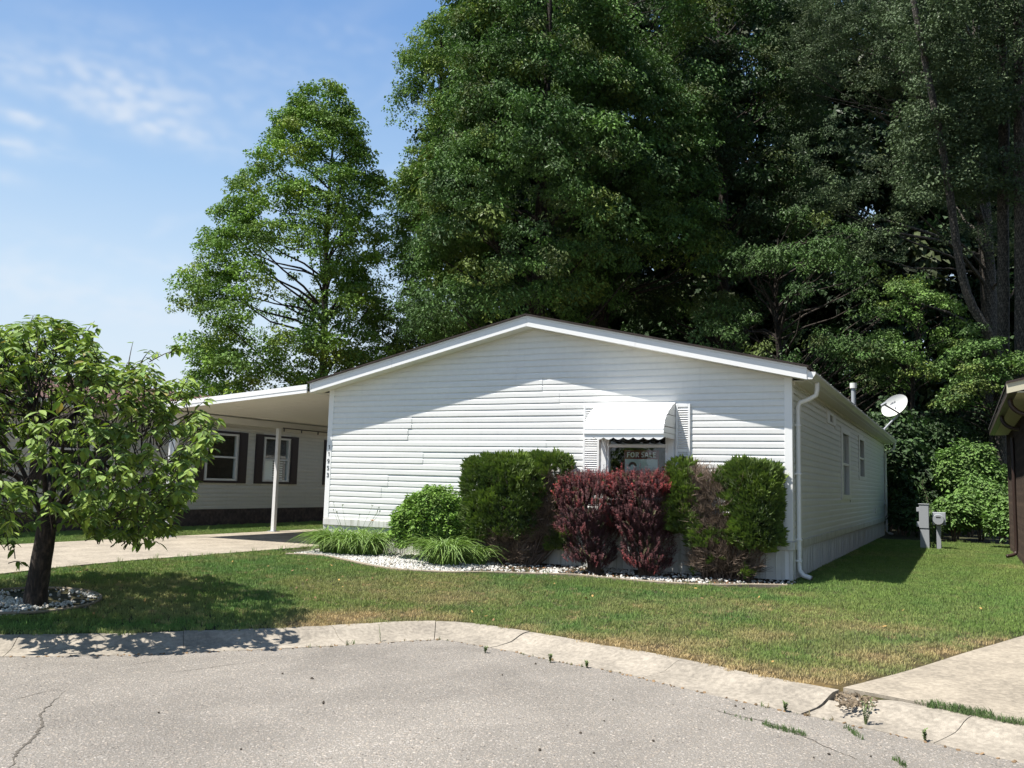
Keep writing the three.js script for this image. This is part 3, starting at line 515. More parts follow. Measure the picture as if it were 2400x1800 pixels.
  for (const x of [ax0, ax1]) { // side panels in three lapped strips
    const bands = [[2.56, 2.34], [2.345, 2.24], [2.245, 2.15], [2.155, 2.06], [2.065, 2.02]];
    bands.forEach(([hi, lo], k) => { const sh = new THREE.Shape(); const pts = prof.filter((q) => q.y <= hi + 1e-4 && q.y >= lo - 1e-4).map((q) => [q.z - 0.006, q.y]); if (pts.length < 2) return; const poly = [[0.03, pts[0][1]], ...pts, [0.03, pts[pts.length - 1][1]]]; sh.setFromPoints(poly.map((q) => new THREE.Vector2(...q))); const g = new THREE.ExtrudeGeometry(sh, { depth: 0.004, bevelEnabled: false }).rotateY(-Math.PI / 2).translate(x + (x === ax0 ? 0.004 : 0.0) + (k % 2) * 0.003 * (x === ax0 ? -1 : 1), 0, 0); part(aw, 'side_panel', g, M.awning); });
    const val = new THREE.Shape(); const pts = [[0.04, 2.06], [0.63, 2.06]]; for (let i = 0; i <= 48; i++) { const t = 1 - i / 48; pts.push([0.04 + 0.59 * t, 2.005 - 0.018 * Math.abs(Math.sin(t * Math.PI * 6))]); } val.setFromPoints(pts.map((q) => new THREE.Vector2(...q)));
    part(aw, 'valance', new THREE.ExtrudeGeometry(val, { depth: 0.003, bevelEnabled: false }).rotateY(-Math.PI / 2).translate(x === ax0 ? ax0 + 0.009 : ax1 - 0.004, 0, 0), M.awning);
  }
  part(aw, 'drip_rail', rbox(ax0 - 0.006, ax1 + 0.006, 2.035, 2.06, 0.612, 0.642, 0.004), M.awning);
  const val = new THREE.Shape(); const vp = [[ax0, 2.045], [ax1, 2.045]]; for (let i = 0; i <= 96; i++) { const t = 1 - i / 96; vp.push([ax0 + (ax1 - ax0) * t, 1.985 - 0.032 * Math.abs(Math.sin(t * Math.PI * 8))]); } val.setFromPoints(vp.map((q) => new THREE.Vector2(...q)));
  part(aw, 'valance', new THREE.ExtrudeGeometry(val, { depth: 0.003, bevelEnabled: false }).translate(0, 0, 0.622), M.awning);
}
const font = await new FontLoader().loadAsync('fonts/droid/droid_sans_regular.typeface.json');
{ // house number down the corner post
  const hn = new THREE.Group(); hn.name = 'house_number'; home.add(hn);
  '11953'.split('').forEach((ch, i) => { const p = onZ(772 - i * 1.0, 1048 + i * 16.2, 0.03), g = new TextGeometry(ch, { font, size: 0.074, depth: 0.006, curveSegments: 5 }); g.computeBoundingBox(); const c = g.boundingBox.getCenter(V(0, 0, 0)); g.translate(-c.x, -c.y, 0); part(hn, 'digit', g.translate(-HW + 0.028, p.y, 0.0275), M.blackPlastic); });
}
{ // for-sale sign hanging inside the glass
  const cv = document.createElement('canvas'); cv.width = 512; cv.height = 512; const c = cv.getContext('2d');
  c.fillStyle = '#701a1c'; c.fillRect(0, 0, 512, 512); c.fillStyle = '#5a1416'; c.fillRect(10, 10, 492, 100); c.fillStyle = '#d8d6d2'; c.font = 'bold 98px sans-serif'; c.textAlign = 'center'; c.textBaseline = 'middle'; c.fillText('FOR SALE', 256, 64, 476);
  c.fillStyle = '#b9bfbe'; c.fillRect(14, 124, 484, 374); c.fillStyle = '#401a1c'; c.beginPath(); c.arc(130, 225, 62, Math.PI, 0); c.lineTo(165, 225); c.arc(130, 235, 34, 0, Math.PI, true); c.closePath(); c.fill();
  const t = new THREE.CanvasTexture(cv); t.colorSpace = THREE.SRGBColorSpace;
  const sign = new THREE.Mesh(new THREE.BoxGeometry(0.56, 0.56, 0.004), S({ map: t, roughness: 0.6 })); sign.name = 'for_sale_sign'; sign.position.set(1.86, 1.545, -0.06); scene.add(sign); tag(sign, 'dark red and grey FOR SALE sign behind the window glass', 'sign');
}
{ // carport
  const cp = thing('carport', 'white metal carport roof on slender posts beside the white home', 'carport');
  const xa = -HW - EV - 0.003, xb = -8.25, ya = 2.835, yb = 2.54, zf = OV + 0.06, zb = -12.5, th = 0.07, slope = (x) => ya + (yb - ya) * (x - xa) / (xb - xa);
  const n = 32, w = (zf - zb) / n;
  for (let k = 0; k < n; k++) { // pans side by side, each with a raised lip
    const z1 = zf - k * w, z0 = z1 - w + 0.004, pos = [];
    const pr = [[z0, 0], [z0 + 0.02, 0.004], [(z0 + z1) / 2 - 0.03, 0.004], [(z0 + z1) / 2, 0.012], [(z0 + z1) / 2 + 0.03, 0.004], [z1 - 0.02, 0.004], [z1, 0], [z1, th], [z0, th]];
    for (let i = 0; i < pr.length; i++) { const [za, ha] = pr[i], [zc, hc] = pr[(i + 1) % pr.length]; quad(pos, [xa, slope(xa) + ha, za], [xb, slope(xb) + ha, za], [xb, slope(xb) + hc, zc], [xa, slope(xa) + hc, zc]); }
    part(cp, 'roof_panel', meshFrom(pos), M.soffit);
  }
  const bar = (h0, h1, z0, z1) => { const p = [], f = (x, h, z) => [x, slope(x) + h, z]; for (const [a, b, c, d] of [[[xa, h0, z1], [xb, h0, z1], [xb, h1, z1], [xa, h1, z1]], [[xa, h0, z0], [xb, h0, z0], [xb, h1, z0], [xa, h1, z0]], [[xa, h1, z0], [xb, h1, z0], [xb, h1, z1], [xa, h1, z1]], [[xa, h0, z0], [xb, h0, z0], [xb, h0, z1], [xa, h0, z1]], [[xa, h0, z0], [xa, h0, z1], [xa, h1, z1], [xa, h1, z0]], [[xb, h0, z0], [xb, h0, z1], [xb, h1, z1], [xb, h1, z0]]]) quad(p, f(...a), f(...b), f(...c), f(...d)); return meshFrom(p); };
  part(cp, 'fascia', merge([bar(-0.025, 0.035, zf + 0.001, zf + 0.02), bar(0.038, 0.085, zf + 0.001, zf + 0.026), bar(0.088, 0.128, zf + 0.001, zf + 0.020)]), M.awning);
  part(cp, 'gutter', box(xb - 0.1, xb - 0.001, yb - 0.03, yb + 0.1, zb, zf), M.awning);
  part(cp, 'beam', box(-8.07, -7.93, 2.40, 2.535, zb + 0.1, zf - 0.05), M.soffit);
  for (const z of [0, -3.07, -6.14, -9.2, -12.2]) { const y = groundY(-8, z) + 0.014, p = part(cp, 'post', rbox(-8.045, -7.955, y, 2.40, z - 0.045, z + 0.045, 0.008), M.trim); part(p, 'base_plate', box(-8.1, -7.9, y, y + 0.012, z - 0.1, z + 0.1), M.metalGrey); }
  const dp = [V(-8.3, yb - 0.02, 0.02), V(-8.3, yb - 0.15, 0.02), V(-8.12, yb - 0.3, 0.02), V(-8.1, yb - 0.5, 0.02), V(-8.1, 0.3, 0.02), V(-8.11, 0.16, 0.03), V(-8.2, 0.09, 0.08), V(-8.36, 0.05, 0.13)];
  part(cp, 'downspout', tube(dp, dp.map(() => 0.036), 8), M.trim);
  const rod = part(cp, 'hanging_rod', tube([V(-7.9, 2.41, -3.1), V(-7.9, 2.395, -7.5)], [0.014, 0.014], 6), M.darkMetal);
  for (let k = 0; k < 7; k++) part(rod, 'hook', box(-7.912, -7.888, 2.33, 2.40, -3.15 - k * 0.62, -3.13 - k * 0.62), M.darkMetal);
}
{ // satellite dish on the far eave
  const foot = V(4.2, eaveY(4.2) + FH + 0.03, -15.2), c = onZ(2096, 950, -15.2), d = thing('satellite_dish', 'oval white satellite dish on a bent arm above the eave', 'satellite dish', foot.toArray());
  const C = c.clone().sub(foot), elbow = onZ(2105, 972, -15.25).sub(foot);
  part(d, 'mast', tube(curve([V(0, 0, 0), elbow.clone().multiplyScalar(0.6), elbow.clone(), elbow.clone().add(V(-0.02, 0.10, -0.04)), C.clone().add(V(0.02, -0.05, -0.08))], 14), new Array(15).fill(0.032), 8), M.metalGrey);
  part(d, 'mount', merge([box(-0.14, 0.14, -0.02, 0.02, -0.12, 0.12), box(-0.05, 0.05, 0, 0.12, -0.05, 0.05)]), M.metalGrey);
  const toCam = CAM.clone().sub(c).normalize(), face = toCam.clone().add(V(-0.55, 0.35, 0)).normalize();
  const x = V(1, 0.45, 0.1).addScaledVector(face, -face.dot(V(1, 0.45, 0.1))).normalize(), y = face.clone().cross(x).normalize();
  const B = new THREE.Matrix4().makeBasis(x, y, face).setPosition(C);
  const pos = [], rr = 0.42, e = 0.72, f = (r, a) => [Math.cos(a) * r * rr, Math.sin(a) * r * rr * e, 0.10 * r * r - 0.10];
  for (let i = 0; i < 8; i++) for (let k = 0; k < 40; k++) { const a = k / 40 * 2 * Math.PI, b = (k + 1) / 40 * 2 * Math.PI; quad(pos, f(i / 8, a), f((i + 1) / 8, a), f((i + 1) / 8, b), f(i / 8, b)); const o = (p) => [p[0], p[1], p[2] - 0.012]; quad(pos, o(f(i / 8, a)), o(f((i + 1) / 8, a)), o(f((i + 1) / 8, b)), o(f(i / 8, b))); if (i === 7) quad(pos, f(1, a), f(1, b), o(f(1, b)), o(f(1, a))); }
  const refl = part(d, 'reflector', meshFrom(pos).applyMatrix4(B), M.dishWhite);
  const mk = new THREE.Shape(); mk.moveTo(-0.075, -0.05); mk.lineTo(-0.075, 0.05); mk.lineTo(-0.01, 0.05); mk.absarc(-0.01, 0, 0.05, Math.PI / 2, -Math.PI / 2, true); mk.lineTo(-0.075, -0.05);
  const arc = new THREE.Shape(); arc.moveTo(0.09, 0.05); arc.lineTo(0.09, -0.05); arc.lineTo(0.0, -0.05); arc.quadraticCurveTo(0.075, -0.045, 0.075, 0.05);
  const put = (sh, dx, dy) => { const g = new THREE.ExtrudeGeometry(sh, { depth: 0.003, bevelEnabled: false }).translate(dx, dy, -0.072); return g.applyMatrix4(B); };
  part(refl, 'logo', put(mk, -0.05, 0.18), M.dishMark); part(refl, 'logo', put(arc, -0.04, 0.18), M.dishMark);
  const a0 = V(0.03, -0.30, -0.02).applyMatrix4(B), a1 = V(-0.13, -0.02, 0.38).applyMatrix4(B);
  const arm = part(d, 'feed_arm', tube([a0, a1], [0.026, 0.022], 6), M.darkMetal); part(arm, 'feed_head', new RoundedBoxGeometry(0.16, 0.06, 0.08, 1, 0.012).applyMatrix4(new THREE.Matrix4().makeBasis(x, y, face).setPosition(a1)), M.metalGrey);
}
{ // electric pedestal and meter on the back lawn
  const z = -10.4, x0 = 5.35, x1 = 5.56, d = thing('power_pedestal', 'grey metal power pedestal standing on the shaded side lawn', 'utility box', [x0, 0, z]);
  part(d, 'lower_box', rbox(0.012, x1 - x0 + 0.002, -0.02, 0.47, -0.15, 0.088, 0.008), M.metalGrey); part(d, 'upper_box', rbox(0, x1 - x0, 0.472, 1.03, -0.16, 0.1, 0.01), M.metalGrey);
  part(d, 'lid', rbox(-0.012, x1 - x0 + 0.012, 1.031, 1.05, -0.17, 0.112, 0.006), M.metalGrey); part(d, 'conduit', rbox(-0.06, -0.002, 0.5, 0.62, -0.08, 0.04, 0.006), M.metalGrey); part(d, 'conduit', rbox(-0.06, -0.002, 0.86, 0.96, -0.08, 0.04, 0.006), M.metalGrey);
  const m = thing('electric_meter', 'round grey electric meter on a low post overgrown by ivy', 'meter', [5.76, 0, -10.45]);
  part(m, 'post', rbox(-0.05, 0.05, -0.02, 0.62, -0.08, 0.0, 0.008), M.metalGrey); part(m, 'socket_box', rbox(-0.13, 0.16, 0.56, 0.86, -0.1, 0.04, 0.012), M.metalGrey);
  part(m, 'dome', new THREE.CylinderGeometry(0.115, 0.125, 0.10, 24).rotateX(Math.PI / 2).translate(0, 0.69, 0.09), M.metalGrey); part(m, 'window', rbox(-0.05, 0.05, 0.735, 0.76, 0.138, 0.146, 0.003), M.darkMetal);
}
{ // beige house behind the carport
  const nb = thing('house', 'beige sided house with dark brown shutters behind the carport', 'house'), X = -10.7, ZA = 6.0, ZB = -16, W = 8.4, top = 2.74;
  const wins = [{ z: [-3.5, -4.58] }, { z: [-5.6, -6.62] }, { z: [-8.5, -9.55] }, { z: [0.9, -0.2] }, { z: [3.2, 2.2] }], wy = [1.14, 2.35];
  const sh = new THREE.Shape([[-ZA, 0.0], [-ZB, 0.0], [-ZB, top], [-ZA, top]].map((p) => new THREE.Vector2(...p)));
  for (const w of wins) sh.holes.push(new THREE.Path([[-w.z[0], wy[0]], [-w.z[0], wy[1]], [-w.z[1], wy[1]], [-w.z[1], wy[0]]].map((p) => new THREE.Vector2(...p))));
  part(nb, 'wall', new THREE.ExtrudeGeometry(sh, { depth: 0.1, bevelEnabled: false }).rotateY(Math.PI / 2).translate(X - 0.1, 0, 0), M.beigeTrim);
  const gable = new THREE.Shape([[X - W, 0], [X, 0], [X, top], [X - W / 2, top + 0.92], [X - W, top]].map((p) => new THREE.Vector2(...p)));
  part(nb, 'wall', new THREE.ExtrudeGeometry(gable, { depth: 0.1, bevelEnabled: false }).translate(0, 0, ZA + 0.001), M.beige); part(nb, 'wall', new THREE.ExtrudeGeometry(gable, { depth: 0.1, bevelEnabled: false }).translate(0, 0, ZB - 0.101), M.beige);
  part(nb, 'wall', box(X - W, X - W + 0.1, 0, top, ZB, ZA), M.beige); part(nb, 'partition', box(X - 2.5, X - 2.45, 0.3, top, ZB, ZA), M.brownWall); part(nb, 'floor', box(X - W + 0.1, X - 0.1, 0.3, 0.4, ZB, ZA), M.dark);
  for (let k = 0; k < 23; k++) {
    const y = 0.42 + k * 0.1016; if (y + 0.1 > top) break; let segs = [[ZA, ZB]];
    for (const w of wins) if (y + 0.1 > wy[0] - 0.06 && y < wy[1] + 0.06) segs = segs.flatMap(([a, b]) => w.z[0] < a && w.z[1] > b ? [[a, w.z[0] + 0.05], [w.z[1] - 0.05, b]] : [[a, b]]);
    segs.forEach(([a, b], j) => part(nb, 'siding_board', lapBoard(y, () => a, () => b, X, 'x+', 2000 + k * 9 + j), M.beige));
  }
  for (let k = 0; k < 9; k++) part(nb, 'skirting_panel', box(X + 0.001, X + 0.03 + 0.003 * (k % 2), -0.02, 0.42, ZA - (k + 1) * 2.44 + 0.004, ZA - k * 2.44), M.brownSkirt);
  for (const w of wins) {
    const [a, b] = w.z, f = 0.05, win = part(nb, 'window', merge([rbox(X - 0.04, X + 0.03, wy[0], wy[1], a - f, a, 0.004), rbox(X - 0.04, X + 0.03, wy[0], wy[1], b, b + f, 0.004), rbox(X - 0.04, X + 0.029, wy[0], wy[0] + f, b + f, a - f, 0.004), rbox(X - 0.04, X + 0.029, wy[1] - f, wy[1], b + f, a - f, 0.004), rbox(X - 0.04, X + 0.028, 1.72, 1.765, b + f, a - f, 0.004)]), M.beigeTrim);
    part(win, 'pane', box(X - 0.02, X - 0.016, wy[0] + 0.04, 1.73, b + 0.04, a - 0.04), M.glass); part(win, 'pane', box(X - 0.012, X - 0.008, 1.755, wy[1] - 0.04, b + 0.04, a - 0.04), M.glass);
    for (const s of [0, 1]) { const z0 = s ? b - 0.055 - 0.30 : a + 0.055; part(nb, 'shutter', merge([rbox(X + 0.018, X + 0.045, wy[0] - 0.06, wy[1] + 0.06, z0, z0 + 0.30, 0.004), rbox(X + 0.046, X + 0.054, wy[0], 1.72, z0 + 0.04, z0 + 0.26, 0.003), rbox(X + 0.046, X + 0.054, 1.78, wy[1], z0 + 0.04, z0 + 0.26, 0.003)]), M.shutterBrown); }
    part(nb, 'window_trim', merge([rbox(X + 0.018, X + 0.04, wy[1] + 0.003, wy[1] + 0.06, b - 0.05, a + 0.05, 0.003), rbox(X + 0.018, X + 0.045, wy[0] - 0.06, wy[0] - 0.003, b - 0.05, a + 0.05, 0.003)]), M.shutterBrown);
  }
  // a slatted blind and a pale curtain in the middle window
  const bl = part(nb, 'curtain', box(X - 0.12, X - 0.11, 1.18, 1.74, -6.1, -5.75), M.trim, 'pale curtain hanging inside the window');
  for (let k = 0; k < 8; k++) part(nb, 'blind_slat', box(X - 0.13, X - 0.10, 1.2 + k * 0.066, 1.225 + k * 0.066, -6.5, -6.12), M.trim);
  for (const s of [-1, 1]) {
    const xr = X - W / 2, xe = s > 0 ? X + 0.32 : X - W - 0.32, yr = top + 1.02, ye = top + 0.02, pos = [], q = (x, y, z) => [x, y, z];
    quad(pos, q(xr, yr, ZA + 0.4), q(xe, ye, ZA + 0.4), q(xe, ye, ZB - 0.4), q(xr, yr, ZB - 0.4)); quad(pos, q(xr, yr - 0.08, ZA + 0.4), q(xe, ye - 0.08, ZA + 0.4), q(xe, ye - 0.08, ZB - 0.4), q(xr, yr - 0.08, ZB - 0.4)); quad(pos, q(xe, ye, ZA + 0.4), q(xe, ye, ZB - 0.4), q(xe, ye - 0.08, ZB - 0.4), q(xe, ye - 0.08, ZA + 0.4)); for (const z of [ZA + 0.4, ZB - 0.4]) quad(pos, q(xr, yr, z), q(xe, ye, z), q(xe, ye - 0.08, z), q(xr, yr - 0.08, z));
    part(nb, 'roof', meshFrom(pos), M.brownRoof);
  }
  part(nb, 'fascia', box(X + 0.322, X + 0.34, top - 0.14, top + 0.0, ZB - 0.4, ZA + 0.4), M.beigeTrim); part(nb, 'soffit', box(X + 0.02, X + 0.32, top - 0.1, top - 0.09, ZB, ZA), M.beigeTrim);
}
{ // brown house at the right edge
  const g = thing('house', 'dark brown board and batten house with cream soffit and brown downspout', 'house'), X = 7.32, XE = 6.96, ZA = -1.1, ZB = -10.9, top = 2.72, XW = 15.5;
  part(g, 'wall', box(X, X + 0.1, -0.05, top + 0.1, ZB, ZA - 0.6), M.brownWall); part(g, 'wall', box(X + 0.1, XW, -0.05, top + 0.1, ZA - 0.7, ZA - 0.6), M.brownWall); part(g, 'wall', box(X + 0.1, XW, -0.05, top + 0.1, ZB, ZB + 0.1), M.brownWall);
  for (let k = 0; k < 24; k++) part(g, 'batten', rbox(X - 0.045, X - 0.001, 0.0, top, ZB + 0.01 + k * 0.39, ZB + 0.075 + k * 0.39, 0.005), M.brownWall);
  part(g, 'corner_post', rbox(X - 0.07, X - 0.002, -0.02, top, ZB - 0.09, ZB - 0.001, 0.006), M.brownWall);
  const soff = part(g, 'soffit', box(XE + 0.05, X - 0.001, top + 0.0, top + 0.02, ZB - 0.15, ZA), M.cream);
  part(g, 'gutter', box(XE - 0.06, XE + 0.05, top + 0.0, top + 0.13, ZB - 0.2, ZA - 0.02), M.brownMetal);
  const pos = [], q = (x, y, z) => [x, y, z], xr = 11.2, yr = 3.9, xe = XE - 0.08, ye = top + 0.16;
  quad(pos, q(xe, ye, ZA + 0.04), q(xr, yr, ZA + 0.04), q(xr, yr, ZB - 0.3), q(xe, ye, ZB - 0.3)); quad(pos, q(xe, ye - 0.03, ZA + 0.04), q(xr, yr - 0.03, ZA + 0.04), q(xr, yr - 0.03, ZB - 0.3), q(xe, ye - 0.03, ZB - 0.3)); quad(pos, q(xe, ye, ZA + 0.04), q(xe, ye, ZB - 0.3), q(xe, ye - 0.03, ZB - 0.3), q(xe, ye - 0.03, ZA + 0.04)); quad(pos, q(xe, ye, ZA + 0.04), q(xr, yr, ZA + 0.04), q(xr, yr - 0.03, ZA + 0.04), q(xe, ye - 0.03, ZA + 0.04));
  part(g, 'roof', meshFrom(pos), M.roofEdge);
  const pos2 = []; quad(pos2, q(xr, yr, ZA + 0.04), q(XW + 0.3, ye, ZA + 0.04), q(XW + 0.3, ye, ZB - 0.3), q(xr, yr, ZB - 0.3)); part(g, 'roof', meshFrom(pos2), M.roofEdge);
  const gab = []; for (let k = 0; k < 1; k++) { const f = (x, o, z) => q(x, ye - 0.03 + (yr - ye) * (x - xe) / (xr - xe) - o, z); quad(gab, f(xe, 0, ZA + 0.02), f(xr, 0, ZA + 0.02), f(xr, 0.14, ZA + 0.02), f(xe, 0.14, ZA + 0.02)); quad(gab, f(xe, 0.14, ZA + 0.02), f(xr, 0.14, ZA + 0.02), f(xr, 0.14, ZA), f(xe, 0.14, ZA)); }
  part(g, 'fascia', meshFrom(gab), M.cream);
  for (const z of [-2.1, -5.3]) { const pts = curve([V(XE, top + 0.02, z), V(XE + 0.02, top - 0.1, z), V(XE + 0.12, top - 0.2, z), V(X - 0.09, top - 0.24, z)], 12); part(g, 'elbow', tube(pts, pts.map(() => 0.036), 8), M.brownMetal); }
  const dp = curve([V(X - 0.09, top - 0.24, -7.9), V(X - 0.085, top - 0.5, -7.9), V(X - 0.085, 1.0, -7.9), V(X - 0.085, 0.22, -7.9), V(X - 0.1, 0.13, -7.88), V(X - 0.17, 0.09, -7.8), V(X - 0.26, 0.07, -7.72)], 40); part(g, 'downspout', tube(dp, dp.map(() => 0.036), 8), M.brownMetal);
}
// ------------------------------------------------------------------ planting bed
const bedPx = [[669, 1298], [715, 1299], [761, 1302], [808, 1311], [856, 1319], [903, 1325], [950, 1329], [998, 1331], [1065, 1333], [1137, 1333.5], [1240, 1337], [1346, 1341], [1430, 1348], [1499, 1354], [1565, 1359], [1631, 1363], [1700, 1366], [1764, 1367], [1847, 1370]];
const bedEdge = bedPx.map(([u, v]) => { const p = onY(u, v, 0.02); return p; });
const bedPoly = [...bedEdge.map((p) => [p.x, p.z]), [4.2, 0.02], [-4.0, 0.02]];
const inside = (poly, x, z) => { let c = false; for (let i = 0, j = poly.length - 1; i < poly.length; j = i++) { const [xi, zi] = poly[i], [xj, zj] = poly[j]; if ((zi > z) !== (zj > z) && x < (xj - xi) * (z - zi) / (zj - zi) + xi) c = !c; } return c; };
{
  const ed = thing('garden_edging', 'pale concrete edging strip around the white gravel bed', 'edging', [0, 0, 0]);
  const line = new THREE.CatmullRomCurve3(bedEdge, false, 'centripetal').getSpacedPoints(132), per = 11;
  for (let s = 0; s + per <= 132; s += per) {
    const pos = [], ring = [], lift = 0.006 * (hash(s, 3, 9) - 0.5);
    for (let i = s; i <= s + per; i++) { const a = line[Math.max(0, i - 1)], b = line[Math.min(132, i + 1)], t = V(b.x - a.x, 0, b.z - a.z).normalize(), n = V(-t.z, 0, t.x), p = line[i].clone().addScaledVector(t, i === s ? 0.004 : i === s + per ? -0.004 : 0), y = groundY(p.x, p.z); ring.push([[-0.026, -0.05], [-0.026, 0.022], [-0.015, 0.032], [0.015, 0.032], [0.026, 0.022], [0.026, -0.05]].map(([o, h]) => [p.x + n.x * o, y + h + lift, p.z + n.z * o])); }
    for (let i = 0; i < ring.length - 1; i++) for (let k = 0; k < 5; k++) quad(pos, ring[i][k], ring[i + 1][k], ring[i + 1][k + 1], ring[i][k + 1]);
    for (const r of [ring[0], ring[ring.length - 1]]) for (let k = 1; k < 5; k++) pos.push(...r[0], ...r[k], ...r[k + 1]);
    part(ed, 'edging_piece', meshFrom(pos), M.edging);
  }
}
const stoneGeo = (() => { const g = new THREE.IcosahedronGeometry(1, 0).toNonIndexed(), p = g.attributes.position; for (let i = 0; i < p.count; i++) { const k = 0.8 + 0.4 * hash(Math.round(p.getX(i) * 9), Math.round(p.getY(i) * 9 + p.getZ(i) * 31), 3); p.setXYZ(i, p.getX(i) * k, p.getY(i) * k * 0.65, p.getZ(i) * k); } g.computeVertexNormals(); return g; })();
function gravel(name, label, test, x0, x1, z0, z1, step, seed, thin = () => 0) {
  const R = rng(seed), items = [];
  for (let x = x0; x < x1; x += step) for (let z = z0; z < z1; z += step) {
    const a = x + (R() - 0.5) * step, b = z + (R() - 0.5) * step; if (!test(a, b) || R() < thin(a, b)) continue;
    const s = 0.011 + 0.013 * R(), t = R(), c = t < 0.7 ? L(1, 0.99, 0.96) : t < 0.95 ? L(0.72, 0.69, 0.64) : L(0.5, 0.42, 0.33); c.multiplyScalar(0.75 + 0.35 * R());
    items.push([mat4(V(a, groundY(a, b) + 0.012 * R(), b), new THREE.Quaternion().setFromEuler(new THREE.Euler(R() * 6, R() * 6, R() * 6)), V(s, s, s * (0.8 + 0.5 * R()))), c]);
  }
  const im = scatter(scene, name, stoneGeo, M.pebble, items); im.name = numbered(name); tag(im, label, 'gravel'); return im;
}
gravel('gravel', 'white gravel covering the bed along the home', (x, z) => inside(bedPoly, x, z), -4.1, 4.3, 0.02, 2.2, 0.026, 8, (x, z) => x < -0.3 ? 0.35 : clamp(0.58 + 0.9 * smoothstep(0.4, 0.62, fbm(x * 2.6 + 8, z * 2.6 + 8, 3, 5)) + 0.4 * smoothstep(2.6, 3.4, x), 0, 0.93));
{ const R = rng(88), it = []; for (let k = 0; k < 2600; k++) { const x = -0.3 + 4.5 * R(), z = 0.05 + 1.3 * R(); if (!inside(bedPoly, x, z)) continue; it.push([mat4(V(x, groundY(x, z) + 0.008 * R(), z), new THREE.Quaternion().setFromEuler(new THREE.Euler(R() * 0.8, R() * 6, R() * 0.8)), V(0.008 + 0.016 * R(), 0.003, 0.006 + 0.008 * R())), (R() < 0.15 ? L(0.26, 0.12, 0.05) : L(0.09, 0.065, 0.045)).multiplyScalar(0.5 + 0.8 * R())]); } const o = scatter(scene, 'leaf_litter', stoneGeo, S({ color: L(1, 1, 1), roughness: 1 }), it); tag(o, 'brown leaf litter lying on the gravel under the shrubs', 'litter'); }
const TREE = onY(84, 1404, -0.09); TREE.y = groundY(TREE.x, TREE.z);
const RING = [TREE.x - 0.2, TREE.z - 0.02, 0.74];
const inRing = (x, z, k = 1) => ((x - RING[0]) ** 2 + (z - RING[1]) ** 2) < (RING[2] * k) ** 2;
gravel('gravel', 'white gravel in the round bed under the small tree', (x, z) => inRing(x, z), RING[0] - 1.2, RING[0] + 1.2, RING[1] - 1.2, RING[1] + 1.2, 0.026, 9, (x, z) => clamp(0.25 + 0.7 * smoothstep(0.42, 0.62, fbm(x * 3 + 60, z * 3 + 60, 3, 15))));
{
  const ed = thing('garden_edging', 'pale edging ring around the small tree', 'edging');
  for (let s = 0; s < 9; s++) { const pts = []; for (let i = 0; i <= 8; i++) { const a = (s + i / 8 * 0.985) / 9 * 2 * Math.PI, x = RING[0] + Math.cos(a) * RING[2], z = RING[1] + Math.sin(a) * RING[2]; pts.push(V(x, groundY(x, z) + 0.02, z)); } part(ed, 'edging_piece', tube(pts, pts.map(() => 0.016), 6), M.edging); }
}
// ------------------------------------------------------------------ lawn grass
const tuft = (n, spread, h0, h1, w, seed, lean = 0.6) => { // blades in one geometry
  const R = rng(seed), pos = [];
  for (let i = 0; i < n; i++) {
    const x = (R() - 0.5) * spread, z = (R() - 0.5) * spread, h = h0 + (h1 - h0) * R(), a = R() * 6.283, b = R() * 6.283, l = h * lean * R(), ww = w * (0.7 + 0.6 * R());
    const cx = Math.cos(a) * ww, cz = Math.sin(a) * ww, lx = Math.cos(b) * l, lz = Math.sin(b) * l;
    const A = [x - cx, 0, z - cz], B = [x + cx, 0, z + cz], C = [x + lx * 0.4 + cx * 0.75, h * 0.6, z + lz * 0.4 + cz * 0.75], D = [x + lx * 0.4 - cx * 0.75, h * 0.6, z + lz * 0.4 - cz * 0.75], T = [x + lx, h, z + lz];
    quad(pos, A, B, C, D); pos.push(...D, ...C, ...T);
  }
  return meshFrom(pos);
};
